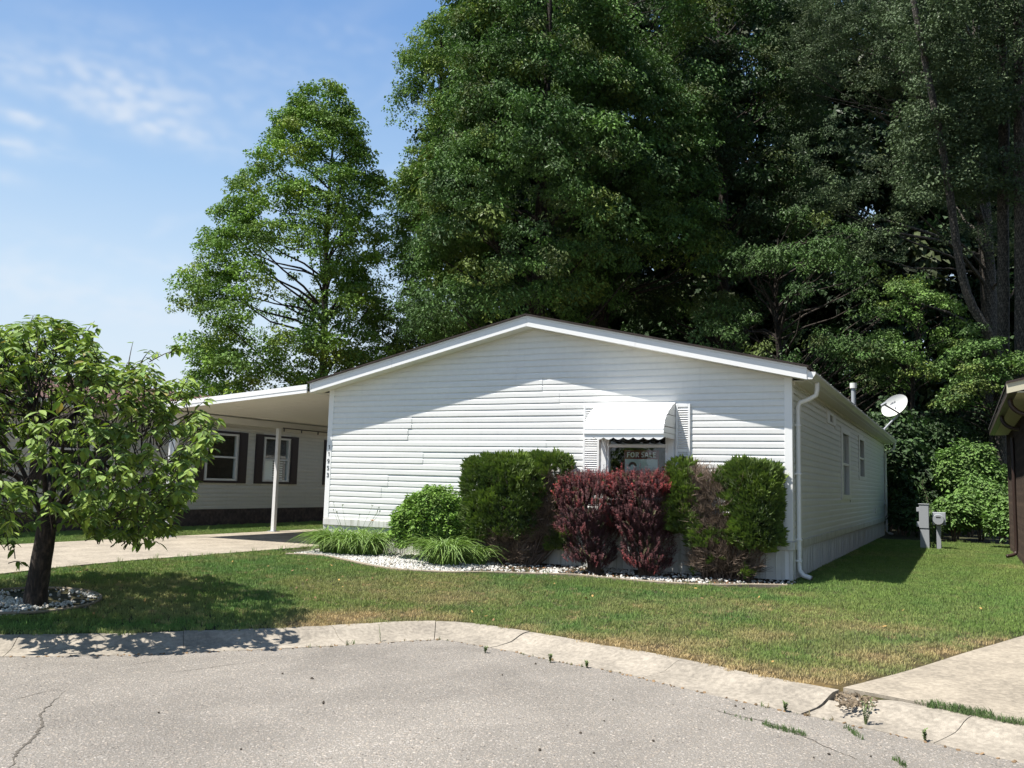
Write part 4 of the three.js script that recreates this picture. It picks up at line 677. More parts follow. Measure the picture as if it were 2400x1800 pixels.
{
  const R = rng(31), items = [], tall = [], zones = [[-12.5, 8.5, 1.2, 9.6, 0.085], [-10.7, -4.4, -9, 4, 0.10], [4.1, 7.35, -14, 1.3, 0.10]];
  const Y = V(0, 1, 0);
  for (const [x0, x1, z0, z1, st] of zones) for (let x = x0; x < x1; x += st) for (let z = z0; z < z1; z += st) {
    const a = x + (R() - 0.5) * st, b = z + (R() - 0.5) * st, r1 = R(), r2 = R(), r3 = R(), r4 = R();
    if (z0 < -5 && b >= 1.2 && x0 !== -10.7) continue; if (x0 === -10.7 && b >= 1.2) continue;
    if (a > DX0 - 0.02 && a < DX1 + 0.03) continue; if (a > -HW - 0.05 && a < HW + 0.03 && b < 0.05) continue;
    if (inside(bedPoly, a, b) || inRing(a, b, 1.02) || slabSide(a, b) > -0.03 && b > 0 && a > 4) continue;
    const d = kerbDistance(a, b); if (d < -0.01 - 0.03 * r4 * r4) continue;
    const y = groundY(a, b) - 0.008, [u, v, dep] = project(V(a, y, b)); if (u < -60 || u > 2460 || v > 1860 || dep < 1) continue;
    const k = dryness(a, b); if (k > 0.62 && r1 < (k - 0.5) * 1.3) continue;
    const edge = smoothstep(0.0, 0.18, d), n = fbm(a * 1.3 + 11, b * 1.3 + 11, 4, 44), m = fbm(a * 5 + 3, b * 5 + 3, 3, 45);
    const c = L(0.185, 0.265, 0.055).lerp(L(0.13, 0.245, 0.05), smoothstep(0.35, 0.65, n)).lerp(L(0.25, 0.265, 0.08), 0.5 * smoothstep(0.5, 0.75, m)).lerp(L(0.50, 0.375, 0.18), clamp(k * 1.2 + (r2 < 0.05 ? 0.5 : 0) + (1 - edge) * 0.2));
    if (a > 4.3 && b < 3 || a < -8) c.lerp(L(0.17, 0.27, 0.05), 0.6);
    c.multiplyScalar(0.8 + 0.45 * r3);
    const s = (0.75 + 0.5 * r4) * (1 - 0.35 * k) * (0.85 + 0.4 * m);
    items.push([mat4(V(a, y, b), new THREE.Quaternion().setFromAxisAngle(Y, r2 * 6.28), V(1.05, s, 1.05)), c]);
    if (k < 0.3 && r1 > 0.975) tall.push([mat4(V(a, y, b), new THREE.Quaternion().setFromAxisAngle(Y, r3 * 6.28), V(0.9, 1 + 0.5 * r2, 0.9)), c.clone().multiplyScalar(1.05)]);
  }
  const g = scatter(scene, 'lawn_grass', tuft(44, 0.125, 0.018, 0.042, 0.0027, 3, 0.9), M.grass, items); tag(g, 'mown lawn grass with dry straw coloured patches by the kerb', 'grass');
  const g2 = scatter(scene, 'lawn_grass', tuft(16, 0.08, 0.045, 0.085, 0.003, 5, 0.8), M.grass, tall); g2.name = numbered('lawn_grass'); g2.name = 'lawn_grass_001'; tag(g2, 'longer green grass tufts standing above the mown lawn', 'grass');
  console.log('grass', items.length, tall.length);
}
{ // weeds in the joint between road and kerb, dry litter, small dark crumbs
  const R = rng(61), wg = tuft(9, 0.05, 0.02, 0.07, 0.0035, 8, 1.1), items = [], lit = [], step = 1;
  for (let i = 60; i < gutterLine.length - 40; i += step) for (let k = 0; k < 3; k++) {
    const p = gutterLine[i], n = gutterNormal[i], cl = smoothstep(0.42, 0.62, fbm(i * 0.11 + 3, 5, 3, 71));
    const x = p.x - n.x * (R() * 0.03) + (R() - 0.5) * 0.09, z = p.z - n.z * (R() * 0.03) + (R() - 0.5) * 0.02;
    if (R() < cl * 0.55) { const s = 0.25 + 0.7 * R() * R(); items.push([mat4(V(x, ROAD_Y, z), new THREE.Quaternion().setFromAxisAngle(V(0, 1, 0), R() * 6), s), (R() < 0.4 ? L(0.25, 0.2, 0.09) : L(0.12, 0.18, 0.05)).multiplyScalar(0.7 + 0.5 * R())]); }
    if (R() < 0.5) lit.push([mat4(V(x, ROAD_Y + 0.004, z), new THREE.Quaternion().setFromEuler(new THREE.Euler(R() * 0.5, R() * 6, R() * 0.5)), V(0.006 + 0.012 * R(), 0.004, 0.006 + 0.01 * R())), L(0.20, 0.13, 0.07).multiplyScalar(0.5 + 0.9 * R())]);
  }
  // along the slab joint and in the crack of the road
  for (const [u0, v0, u1, v1, n, big] of [[2140, 1646, 2400, 1697, 120, 1], [1795, 1700, 1890, 1725, 60, 0.8], [1985, 1705, 2020, 1735, 22, 0.8], [2090, 1780, 2130, 1800, 18, 0.8], [1700, 1672, 1760, 1690, 14, 0.5], [2190, 1655, 2330, 1680, 90, 1.2]]) for (let k = 0; k < n; k++) { const t = R(), p = onY(u0 + (u1 - u0) * t + (R() - 0.5) * 10, v0 + (v1 - v0) * t + (R() - 0.5) * 6, v0 < 1660 ? -0.195 : ROAD_Y), s = big * (0.3 + 0.6 * R()); items.push([mat4(V(p.x, v0 < 1660 ? -0.2 : ROAD_Y, p.z), new THREE.Quaternion().setFromAxisAngle(V(0, 1, 0), R() * 6), s), L(0.11, 0.18, 0.05).multiplyScalar(0.7 + 0.5 * R())]); }
  tag(scatter(scene, 'joint_weeds', wg, M.grass, items), 'small green and dry weeds growing along the kerb joint', 'weeds');
  for (let k = 0; k < 260; k++) { const p = onY(1960 + R() * 95, 1616 + R() * 38, -0.21); lit.push([mat4(V(p.x, -0.225 + 0.02 * R(), p.z), new THREE.Quaternion().setFromEuler(new THREE.Euler(R(), R() * 6, R())), V(0.006 + 0.014 * R(), 0.005, 0.006 + 0.01 * R())), L(0.19, 0.145, 0.095).multiplyScalar(0.35 + 0.8 * R())]); }
  for (let k = 0; k < 70; k++) { const x = -4 + 11 * R(), z = 1.6 + 6 * R(), d = kerbDistance(x, z); if (d < 0.1 || inside(bedPoly, x, z) || slabSide(x, z) > 0) continue; lit.push([mat4(V(x, groundY(x, z) + 0.03, z), new THREE.Quaternion().setFromEuler(new THREE.Euler(R() * 0.8, R() * 6, R() * 0.8)), V(0.012 + 0.012 * R(), 0.003, 0.009 + 0.008 * R())), (R() < 0.5 ? L(0.42, 0.27, 0.09) : L(0.2, 0.12, 0.06)).multiplyScalar(0.6 + 0.6 * R())]); }
  for (const [u, v] of [[733, 1592], [372, 1672], [758, 1650], [758, 1647], [1437, 1641], [1416, 1691], [1361, 1719], [1392, 1766], [1265, 1760], [730, 1591], [1531, 1738], [1907, 1777], [1943, 1769], [2041, 1774], [1724, 1656], [1743, 1662], [1255, 1557], [1177, 1583], [565, 1758], [662, 1580]]) { const p = onY(u, v, ROAD_Y); lit.push([mat4(V(p.x, ROAD_Y + 0.005, p.z), new THREE.Quaternion().setFromEuler(new THREE.Euler(R(), R() * 6, R())), 0.006 + 0.006 * R()), L(0.05, 0.04, 0.03)]); }
  tag(scatter(scene, 'ground_litter', stoneGeo, S({ color: L(1, 1, 1), roughness: 1 }), lit), 'brown plant litter and dark crumbs on the road and kerb', 'litter');
  // a few upright weeds
  const weedMat = M.grass, spots = [[2028, 1700, 0.2, 'tall wispy weed by the cracked kerb beside the concrete slab'], [892, 1505, 0.17, 'single thin weed stalk against the kerb near the dry grass'], [1290, 1553, 0.08, 'low bushy weed at the kerb joint'], [1375, 1565, 0.06, 'low bushy weed at the kerb joint'], [1840, 1668, 0.07, 'low bushy weed at the kerb joint'], [2168, 1738, 0.08, 'low bushy weed at the kerb joint'], [1137, 1530, 0.06, 'low bushy weed at the kerb joint']];
  spots.forEach(([u, v, h, label], i) => {
    const p = onY(u, v, ROAD_Y), w = thing('weed', label, 'weed', [p.x, ROAD_Y, p.z], i > 1 ? 'weeds at the kerb joint' : undefined), lv = [], R2 = rng(i + 700), n = i === 1 ? 1 : 5;
    const stems = [];
    for (let k = 0; k < n; k++) { const a = R2() * 6.28, l = h * 0.35 * R2(), top = V(Math.cos(a) * l, h * (0.7 + 0.3 * R2()), Math.sin(a) * l); stems.push(tube([V(0, -0.01, 0), top.clone().multiplyScalar(0.5).add(V(0, 0.01, 0)), top], [0.003, 0.0022, 0.001], 4)); for (let j = 0; j < 16; j++) { const t = 0.15 + 0.85 * j / 16, c = top.clone().multiplyScalar(t), b = R2() * 6.28, s = 0.012 + 0.014 * R2(), d = V(Math.cos(b), 0.6, Math.sin(b)).normalize().multiplyScalar(s), e = V(-Math.sin(b), 0, Math.cos(b)).multiplyScalar(s * 0.28); lv.push(...c.toArray(), ...c.clone().addScaledVector(d, 0.5).add(e).toArray(), ...c.clone().add(d).toArray(), ...c.toArray(), ...c.clone().add(d).toArray(), ...c.clone().addScaledVector(d, 0.5).sub(e).toArray()); } }
    part(w, 'stem', merge(stems), S({ color: L(0.13, 0.16, 0.06), roughness: 1 })); const lf = part(w, 'foliage', meshFrom(lv), S({ color: L(0.13, 0.19, 0.06), roughness: 1 })); lf.userData.kind = 'stuff';
  });
}
// ------------------------------------------------------------------ leaves and trees
const leafTris = (pos, c, dir, up, len, wid, fold = 0.25, curl = 0.15) => { // two folded halves with a pointed tip
  const side = V(0, 0, 0).crossVectors(dir, up).normalize(), n = V(0, 0, 0).crossVectors(side, dir).normalize();
  const A = c.toArray(), T = c.clone().addScaledVector(dir, len).addScaledVector(n, -len * curl).toArray(), m = c.clone().addScaledVector(dir, len * 0.42);
  const l = m.clone().addScaledVector(side, wid).addScaledVector(n, wid * fold).toArray(), r = m.clone().addScaledVector(side, -wid).addScaledVector(n, wid * fold).toArray();
  pos.push(...A, ...l, ...T, ...A, ...T, ...r);
};
function clumpGeo(n, rad, len, ratio, droop, seed, upBias = 0.5) {
  const R = rng(seed), pos = [];
  for (let i = 0; i < n; i++) {
    const d = V(R() * 2 - 1, R() * 2 - 1, R() * 2 - 1).normalize(), r = rad * Math.cbrt(R()), c = d.clone().multiplyScalar(r); c.y *= 0.65;
    const dir = V(d.x + (R() - 0.5) * 1.2, (R() - 0.5) * 0.7 - droop, d.z + (R() - 0.5) * 1.2).normalize(), up = V((R() - 0.5) * (1.6 - upBias), 1, (R() - 0.5) * (1.6 - upBias)).normalize();
    leafTris(pos, c, dir, up, len * (0.65 + 0.7 * R()), len * ratio * (0.7 + 0.6 * R()));
  }
  return meshFrom(pos);
}
const CL = {
  maple: clumpGeo(26, 0.40, 0.18, 0.38, 0.35, 11, -0.6), oak: clumpGeo(26, 0.42, 0.19, 0.30, 0.45, 12, -0.8), fine: clumpGeo(46, 0.40, 0.10, 0.42, 0.45, 13, -0.2), far: clumpGeo(26, 0.55, 0.34, 0.38, 0.5, 14), bush: clumpGeo(26, 0.2, 0.11, 0.34, 0.35, 15),
};
const gauss = (R) => (R() + R() + R() - 1.5) / 1.5;
// crown boughs are spread on a profile of [height, sideways shift, radius]; every bough is a drooping dome of leaf clumps on its own limb
function tree(name, label, o) {
  const R = rng(o.seed), g = thing(name, label, 'tree', [o.x, 0, o.z], o.group), H = o.H, pr = o.profile, at = (h) => { let i = 0; while (i < pr.length - 2 && h > pr[i + 1][0]) i++; const [a, b] = [pr[i], pr[i + 1]], t = clamp((h - a[0]) / (b[0] - a[0])); return [a[1] + (b[1] - a[1]) * t, a[2] + (b[2] - a[2]) * t]; };
  const trunkAt = (h) => { const t = h / H; return RIGHT.clone().multiplyScalar((o.lean || 0) * t * t * H + (o.bend || 0) * Math.sin(t * Math.PI * 1.3)).setY(h).add(V(0.25 * Math.sin(t * 7 + o.seed), 0, 0.25 * Math.cos(t * 6 + o.seed)).multiplyScalar(t)); };
  const tp = [], tr = [], wood = []; for (let i = 0; i <= 14; i++) { const h = -0.3 + (H * 0.93 + 0.3) * i / 14; tp.push(trunkAt(h)); tr.push(o.r * (Math.pow(1 - i / 15, 0.85) + (i === 0 ? 0.35 : 0))); }
  wood.push(tube(tp, tr, 9, 0.12, o.seed));
  const items = [], lo = pr[0][0], hi = pr[pr.length - 1][0], pal = o.palette, facing = o.facing ?? 0.62, toCam = Math.atan2(CAM.z - o.z, CAM.x - o.x);
  let maxR = 0; for (const p of pr) maxR = Math.max(maxR, p[2]);
  for (let b = 0; b < o.boughs; b++) {
    let h, sh, rr, th, tries = 0; do { do { h = lo + (hi - lo) * R();[sh, rr] = at(h); } while (R() > (rr + 0.25 * maxR) / (1.25 * maxR)); th = R() < facing ? toCam + (R() - 0.5) * Math.PI * 1.15 : R() * 6.283; } while (tries++ < 12 && vnoise(h * 0.5 + o.seed * 3, (th + 9) * Math.max(rr, 1) * 0.5, o.seed + 50) < (o.gate ?? 0.42));
    const q = rr * (0.42 + 0.56 * Math.sqrt(R())) * (R() < 0.1 ? 1.1 : 1);
    const c = RIGHT.clone().multiplyScalar(sh).add(V(Math.cos(th) * q, h, Math.sin(th) * q)), out = V(Math.cos(th), 0, Math.sin(th)), tan = V(-out.z, 0, out.x);
    const br = o.bough * (0.6 + 0.7 * R()) * (0.55 + 0.45 * clamp(rr / maxR)), n = Math.round(o.clumps * (br / o.bough) ** 2 * 1.05) + 3;
    const tone = pal[0].clone().lerp(pal[1], R()).multiplyScalar(0.75 + 0.45 * R()); if (R() < 0.14) tone.lerp(L(tone.g * 0.85, tone.g * 1.1, tone.b), 0.7);
    for (let k = 0; k < n; k++) {
      const a = R() * 6.283, r = Math.sqrt(R()), u = Math.cos(a) * r, v = Math.sin(a) * r, dome = Math.sqrt(Math.max(0, 1 - r * r)) * (R() < 0.8 ? 1 : -0.55);
      const p = c.clone().addScaledVector(out, u * br).addScaledVector(tan, v * br); p.y += dome * br * o.flat + (0.18 - 0.55 * (u + 0.2) * (u > -0.2 ? 1 : 0.2)) * br * o.droop - r * r * br * 0.18 + (R() - 0.5) * 0.25;
      Q.setFromEuler(EU.set((R() - 0.5) * 0.7, R() * 6.283, (R() - 0.5) * 0.7)); const s = o.clump * (0.55 + 0.85 * R() * R() + 0.1);
      items.push([mat4(p, Q, V(s, s * (0.85 + 0.3 * R()), s)), tone.clone().multiplyScalar(0.8 + 0.4 * R())]);
    }
    if (o.boughs > 200 && R() > 60 / o.boughs) continue; const h0 = clamp(h - q * (0.35 + 0.7 * R()), H * 0.12, H * 0.9), s0 = trunkAt(h0), mid = s0.clone().lerp(c, 0.55).add(V((R() - 0.5) * 0.5, -0.1 * q * R(), (R() - 0.5) * 0.5)), rl = Math.max(0.02, Math.min(o.r * 0.34, 0.025 + 0.02 * q)) * (1 - 0.5 * h0 / H);
    wood.push(tube([s0, s0.clone().lerp(mid, 0.5).add(V(0, 0.05 * q, 0)), mid, c.clone().add(V(0, -0.05, 0))], [rl, rl * 0.8, rl * 0.55, 0.012], 5));
  }
  part(g, 'trunk', merge(wood), o.bark || M.bark); scatter(g, 'crown', o.geo, o.mat || M.leaf, items);
  return items.length;
}
const place = (u, depth) => { const p = atDepth(u, 1120, depth); return { x: p.x, z: p.z }; };
const hAt = (u, v, depth) => atDepth(u, v, depth).y;
let total = 0;
const pxm = (d) => d / F; // metres per photo pixel at a depth
// profiles from the photograph's outline: [pixel y, pixel left, pixel right] at a depth
const outline = (u0, d, rows, k = 1) => rows.map(([v, a, b]) => [hAt(u0, v, d), ((a + b) / 2 - u0) * pxm(d), (b - a) / 2 * pxm(d) * k]).sort((p, q) => p[0] - q[0]);
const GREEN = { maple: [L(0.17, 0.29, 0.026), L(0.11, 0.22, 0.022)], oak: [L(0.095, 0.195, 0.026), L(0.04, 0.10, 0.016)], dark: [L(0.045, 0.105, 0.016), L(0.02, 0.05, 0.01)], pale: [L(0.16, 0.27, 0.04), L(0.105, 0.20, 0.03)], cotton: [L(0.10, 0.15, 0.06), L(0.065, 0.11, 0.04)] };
{ const d = 40, u = 742; total += tree('maple_tree', 'tall maple with an open conical crown standing alone against the sky', { ...place(u, d), seed: 1, H: hAt(u, 165, d), r: 0.26, profile: outline(u, d, [[960, 470, 870], [900, 420, 890], [800, 395, 890], [720, 400, 900], [600, 442, 888], [500, 465, 880], [400, 530, 875], [330, 565, 840], [250, 605, 815], [190, 650, 775], [155, 680, 745]], 0.97), boughs: 500, bough: 0.64, clumps: 8, clump: 0.72, flat: 0.6, droop: 0.5, gate: 0.24, palette: GREEN.maple, geo: CL.maple, facing: 0.5 }); }
{ const d = 43, u = 1020; total += tree('poplar_tree', 'loose pale green tree at the left edge of the woods', { ...place(u, d), seed: 2, H: 27, r: 0.3, profile: outline(u, d, [[860, 890, 1120], [760, 880, 1120], [620, 915, 1130], [470, 890, 1140], [330, 905, 1140], [200, 890, 1130], [90, 890, 1120], [0, 960, 1140], [-100, 1000, 1120]], 0.95), boughs: 400, bough: 0.7, clumps: 8, clump: 0.68, flat: 0.6, droop: 0.5, gate: 0.34, palette: GREEN.pale, geo: CL.maple, lean: -0.03, facing: 0.55 }); }
{ const d = 37, u = 1255; total += tree('oak_tree', 'broad glossy oak rising behind the roof ridge of the white home', { ...place(u, d), seed: 3, H: 28, r: 0.42, profile: outline(u, d, [[790, 930, 1330], [700, 925, 1420], [560, 960, 1560], [420, 985, 1560], [280, 1000, 1500], [150, 1040, 1480], [0, 1030, 1450], [-150, 1080, 1400]], 0.98), boughs: 560, bough: 0.74, clumps: 9, clump: 0.85, flat: 0.75, droop: 0.6, gate: 0.46, palette: GREEN.oak, geo: CL.oak, facing: 0.7 }); }
{ const d = 39.5, u = 1405; total += tree('oak_tree', 'dark oak with a bare lower trunk just right of the roof ridge', { ...place(u, d), seed: 4, H: 29, r: 0.45, profile: outline(u, d, [[720, 1330, 1720], [600, 1300, 1720], [450, 1280, 1700], [250, 1280, 1700], [50, 1280, 1680], [-150, 1300, 1600]], 1), boughs: 330, bough: 0.74, clumps: 9, clump: 0.85, flat: 0.75, droop: 0.6, gate: 0.54, palette: GREEN.oak, geo: CL.oak, facing: 0.7 }); }
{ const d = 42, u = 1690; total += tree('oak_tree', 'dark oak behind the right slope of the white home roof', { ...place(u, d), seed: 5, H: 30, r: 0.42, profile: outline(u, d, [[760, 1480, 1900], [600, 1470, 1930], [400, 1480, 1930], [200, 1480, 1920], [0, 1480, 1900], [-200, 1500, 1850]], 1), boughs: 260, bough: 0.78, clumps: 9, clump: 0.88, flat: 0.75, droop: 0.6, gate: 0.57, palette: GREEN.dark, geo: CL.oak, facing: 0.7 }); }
{ const d = 36, u = 1830; total += tree('oak_tree', 'lower spreading oak above the gutter end of the white home', { ...place(u, d), seed: 6, H: 12.5, r: 0.24, profile: outline(u, d, [[890, 1640, 2130], [800, 1620, 2170], [700, 1660, 2160], [600, 1700, 2080], [520, 1740, 1980]], 1), boughs: 72, bough: 0.68, clumps: 9, clump: 0.74, flat: 0.6, droop: 0.7, gate: 0.58, palette: [GREEN.dark[0], L(0.085, 0.165, 0.032)], geo: CL.oak, facing: 0.7 }); }
{ const d = 37.5, u = 2330; total += tree('cottonwood_tree', 'grey green cottonwood with several tall pale trunks', { ...place(u, d), seed: 7, H: 32, r: 0.45, bark: M.paleBark, profile: outline(u, d, [[620, 1930, 2420], [450, 1900, 2420], [300, 1860, 2380], [150, 1840, 2380], [0, 1840, 2400], [-150, 1860, 2400]], 1), boughs: 260, bough: 0.75, clumps: 8, clump: 0.8, flat: 0.8, droop: 0.7, gate: 0.54, palette: GREEN.cotton, geo: CL.fine, facing: 0.75 }); }
{ const d = 33, u = 2150; total += tree('maple_tree', 'young maple with layered leaves in front of the pale trunks', { ...place(u, d), seed: 8, H: 9.5, r: 0.14, profile: outline(u, d, [[960, 2080, 2290], [860, 2050, 2300], [760, 2070, 2260], [640, 2110, 2240]], 1), boughs: 48, gate: 0.5, bough: 0.55, clumps: 8, clump: 0.6, flat: 0.35, droop: 0.6, palette: [L(0.09, 0.18, 0.03), L(0.13, 0.23, 0.04)], geo: CL.maple, facing: 0.7 }); }
{ const d = 31, u = 2330; total += tree('maple_tree', 'young maple with layered leaves beside the brown house eave', { ...place(u, d), seed: 9, H: 7.6, r: 0.12, profile: outline(u, d, [[1000, 2230, 2400], [900, 2230, 2420], [820, 2250, 2400], [760, 2280, 2380]], 1), boughs: 34, gate: 0.5, bough: 0.5, clumps: 8, clump: 0.6, flat: 0.35, droop: 0.6, palette: [L(0.08, 0.16, 0.03), L(0.11, 0.20, 0.035)], geo: CL.maple, facing: 0.7 }); }
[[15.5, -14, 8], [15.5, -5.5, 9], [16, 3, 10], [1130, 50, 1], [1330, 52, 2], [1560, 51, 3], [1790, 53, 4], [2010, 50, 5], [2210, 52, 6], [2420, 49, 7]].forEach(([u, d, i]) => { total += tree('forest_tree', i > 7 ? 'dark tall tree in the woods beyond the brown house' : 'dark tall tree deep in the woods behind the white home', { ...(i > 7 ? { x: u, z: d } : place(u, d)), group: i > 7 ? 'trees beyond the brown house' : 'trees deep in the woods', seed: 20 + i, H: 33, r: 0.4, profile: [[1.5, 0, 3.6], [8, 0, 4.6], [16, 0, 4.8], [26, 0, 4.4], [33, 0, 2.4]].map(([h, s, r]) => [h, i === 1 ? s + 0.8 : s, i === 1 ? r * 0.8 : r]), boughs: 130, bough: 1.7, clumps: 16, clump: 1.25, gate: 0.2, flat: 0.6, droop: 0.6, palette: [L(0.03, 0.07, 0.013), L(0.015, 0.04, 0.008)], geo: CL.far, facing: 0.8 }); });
{ // the cottonwood's leaning side trunk and its neighbours
  const seg = (name, label, px, d, r0, r1) => { const pts = curve(px.map(([u, v]) => atDepth(u, v, d)), 24), base = pts[0].clone(); base.y = 0; const g = thing(name, label, 'tree', base.toArray(), undefined); pts.forEach((p) => p.sub(base)); pts[0].y = -0.2; const rr = pts.map((_, i) => r0 + (r1 - r0) * i / 24); part(g, 'trunk', tube(pts, rr, 9, 0.12, 3), M.paleBark); return g; };
  const a = seg('cottonwood_tree', 'pale leaning trunk curving up to the left from the pale trunks', [[2345, 1140], [2345, 1000], [2340, 850], [2315, 780], [2270, 700], [2246, 600], [2225, 450], [2200, 300], [2165, 130], [2130, -60]], 31.5, 0.19, 0.10);
  const b = seg('cottonwood_tree', 'pale straight trunk beside the leaning one', [[2352, 1140], [2350, 900], [2352, 700], [2350, 500], [2352, 250], [2340, 0], [2335, -80]], 32.5, 0.22, 0.16);
  const c = seg('cottonwood_tree', 'thick pale trunk at the edge of the brown house roof', [[2398, 1140], [2396, 900], [2394, 650], [2392, 300], [2390, -60]], 32, 0.26, 0.22);
  for (const [g, s] of [[a, 0], [b, 1], [c, 2]]) { const R = rng(900 + s), items = []; for (let k = 0; k < 75; k++) { const u = 2120 + R() * 290, v = -60 + R() * 520, d = 30.8 + R() * 4, p = atDepth(u, v, d).sub(g.position), n = 6; for (let j = 0; j < n; j++) items.push([mat4(p.clone().add(V(gauss(R) * 0.7, gauss(R) * 0.5, gauss(R) * 0.7)), new THREE.Quaternion().setFromEuler(new THREE.Euler((R() - 0.5), R() * 6, (R() - 0.5))), 0.7 + 0.5 * R()), GREEN.cotton[0].clone().lerp(GREEN.cotton[1], R())]); } scatter(g, 'crown', CL.fine, M.leaf, items); }
}
// understorey along the back of the side lawn
function bush(name, label, group, u, v, w, h, d, pal, seed, n = 260, geo = CL.bush, sc = 1) {
  const p = onY(u, v, 0), g = thing(name, label, 'bush', [p.x, 0, p.z], group), R = rng(seed), items = [], wood = [];
  for (let k = 0; k < n; k++) { const a = R() * 6.283, e = Math.acos(1 - 1.35 * R()), q = 0.55 + 0.45 * Math.cbrt(R()), lump = 0.75 + 0.5 * vnoise(a * 1.6 + seed, e * 2.4, 4); const c = V(Math.cos(a) * Math.sin(e) * w / 2 * q * lump, Math.max(0.06, h * 0.5 + h * 0.5 * Math.cos(e) * q * lump), Math.sin(a) * Math.sin(e) * d / 2 * q * lump); Q.setFromEuler(EU.set((R() - 0.5) * 0.9, R() * 6.28, (R() - 0.5) * 0.9)); items.push([mat4(c, Q, sc * (0.7 + 0.6 * R())), pal[0].clone().lerp(pal[1], R()).multiplyScalar(0.75 + 0.5 * R())]); }
  for (let k = 0; k < 7; k++) { const a = R() * 6.28, t = V(Math.cos(a) * w * 0.3, h * 0.75, Math.sin(a) * d * 0.3); wood.push(tube([V(Math.cos(a) * 0.05, -0.05, Math.sin(a) * 0.05), t.clone().multiplyScalar(0.5).add(V(0, 0.1 * h, 0)), t], [0.02, 0.014, 0.006], 5)); }
  part(g, 'stem', merge(wood), M.twig); scatter(g, 'foliage', geo, M.leaf, items); return g;
}
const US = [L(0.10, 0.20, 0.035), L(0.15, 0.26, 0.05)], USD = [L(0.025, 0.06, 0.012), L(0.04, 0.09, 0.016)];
[[2240, 1268, 1.3, 1.2, 1], [2300, 1266, 1.4, 1.7, 2], [2350, 1272, 1.2, 1.5, 3], [2275, 1258, 1.8, 2.9, 4], [2340, 1255, 1.6, 2.2, 5], [2205, 1262, 1.0, 0.8, 6], [2375, 1285, 0.9, 1.1, 7]].forEach(([u, v, w, h, i]) => bush('shrub', i === 4 ? 'tallest sunlit wild shrub at the back of the side lawn' : i === 7 ? 'low wild shrub at the foot of the brown house' : 'leafy wild shrub at the back of the side lawn', i === 4 || i === 7 ? undefined : 'wild shrubs along the back lawn', u, v, w, h, w * 0.9, US, 40 + i, Math.round(150 * w * h)));
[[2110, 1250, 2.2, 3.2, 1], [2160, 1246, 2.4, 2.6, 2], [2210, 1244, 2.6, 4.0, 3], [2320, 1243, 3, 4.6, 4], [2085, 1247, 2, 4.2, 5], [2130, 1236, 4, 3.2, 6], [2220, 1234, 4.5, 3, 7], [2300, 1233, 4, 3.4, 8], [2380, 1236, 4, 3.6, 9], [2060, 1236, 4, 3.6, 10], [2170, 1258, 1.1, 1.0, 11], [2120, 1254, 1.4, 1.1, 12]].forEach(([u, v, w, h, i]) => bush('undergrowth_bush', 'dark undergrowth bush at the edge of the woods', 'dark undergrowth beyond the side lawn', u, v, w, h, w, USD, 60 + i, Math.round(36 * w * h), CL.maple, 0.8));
{ // ivy over the meter post
  const g = thing('ivy', 'pale green ivy climbing the electric meter post', 'ivy', [5.66, 0, -10.75]), R = rng(5), items = []; for (let k = 0; k < 55; k++) { const h = R() * 0.85; items.push([mat4(V((R() - 0.5) * (0.34 - 0.15 * h), h, (R() - 0.5) * 0.25 - 0.02), new THREE.Quaternion().setFromEuler(new THREE.Euler(R(), R() * 6, R())), 0.28 + 0.2 * R()), L(0.09, 0.16, 0.05).multiplyScalar(0.7 + 0.5 * R())]); }
  const v = [V(-0.02, 0.3, 0.0), V(-0.08, 0.9, 0.0), V(-0.16, 1.25, 0.02), V(-0.24, 1.55, 0.02), V(-0.20, 1.62, 0.03)]; part(g, 'stem', tube(curve(v, 12), new Array(13).fill(0.008), 5), M.twig); curve(v, 14).forEach((p) => items.push([mat4(p, new THREE.Quaternion().setFromEuler(new THREE.Euler(R(), R() * 6, R())), 0.25), L(0.10, 0.17, 0.05)])); scatter(g, 'foliage', CL.bush, M.leaf, items);
}
// ------------------------------------------------------------------ shrubs before the home
// evergreen spray: flat fan of upright scale leaves
const spray = (() => { const R = rng(4), pos = []; for (let i = 0; i < 16; i++) { const a = (R() - 0.5) * 1.9, l = 0.035 + 0.055 * R(), b = V(Math.sin(a) * 0.02, R() * 0.03, (R() - 0.5) * 0.03), d = V(Math.sin(a), Math.cos(a), (R() - 0.5) * 0.5).normalize(); leafTris(pos, b, d, V((R() - 0.5), 0.1, 1).normalize(), l, l * 0.17, 0.1, 0.1); } return meshFrom(pos); })();
const twigSpray = (() => { const R = rng(6), gs = []; for (let i = 0; i < 7; i++) { const d = V((R() - 0.5) * 1.1, 1, (R() - 0.5) * 1.1).normalize().multiplyScalar(0.08 + 0.12 * R()); gs.push(tube([V(0, 0, 0), d.clone().multiplyScalar(0.5).add(V((R() - 0.5) * 0.02, 0, (R() - 0.5) * 0.02)), d], [0.0026, 0.002, 0.001], 3)); } return merge(gs); })();
const AV = [L(0.07, 0.125, 0.016), L(0.17, 0.255, 0.028)];
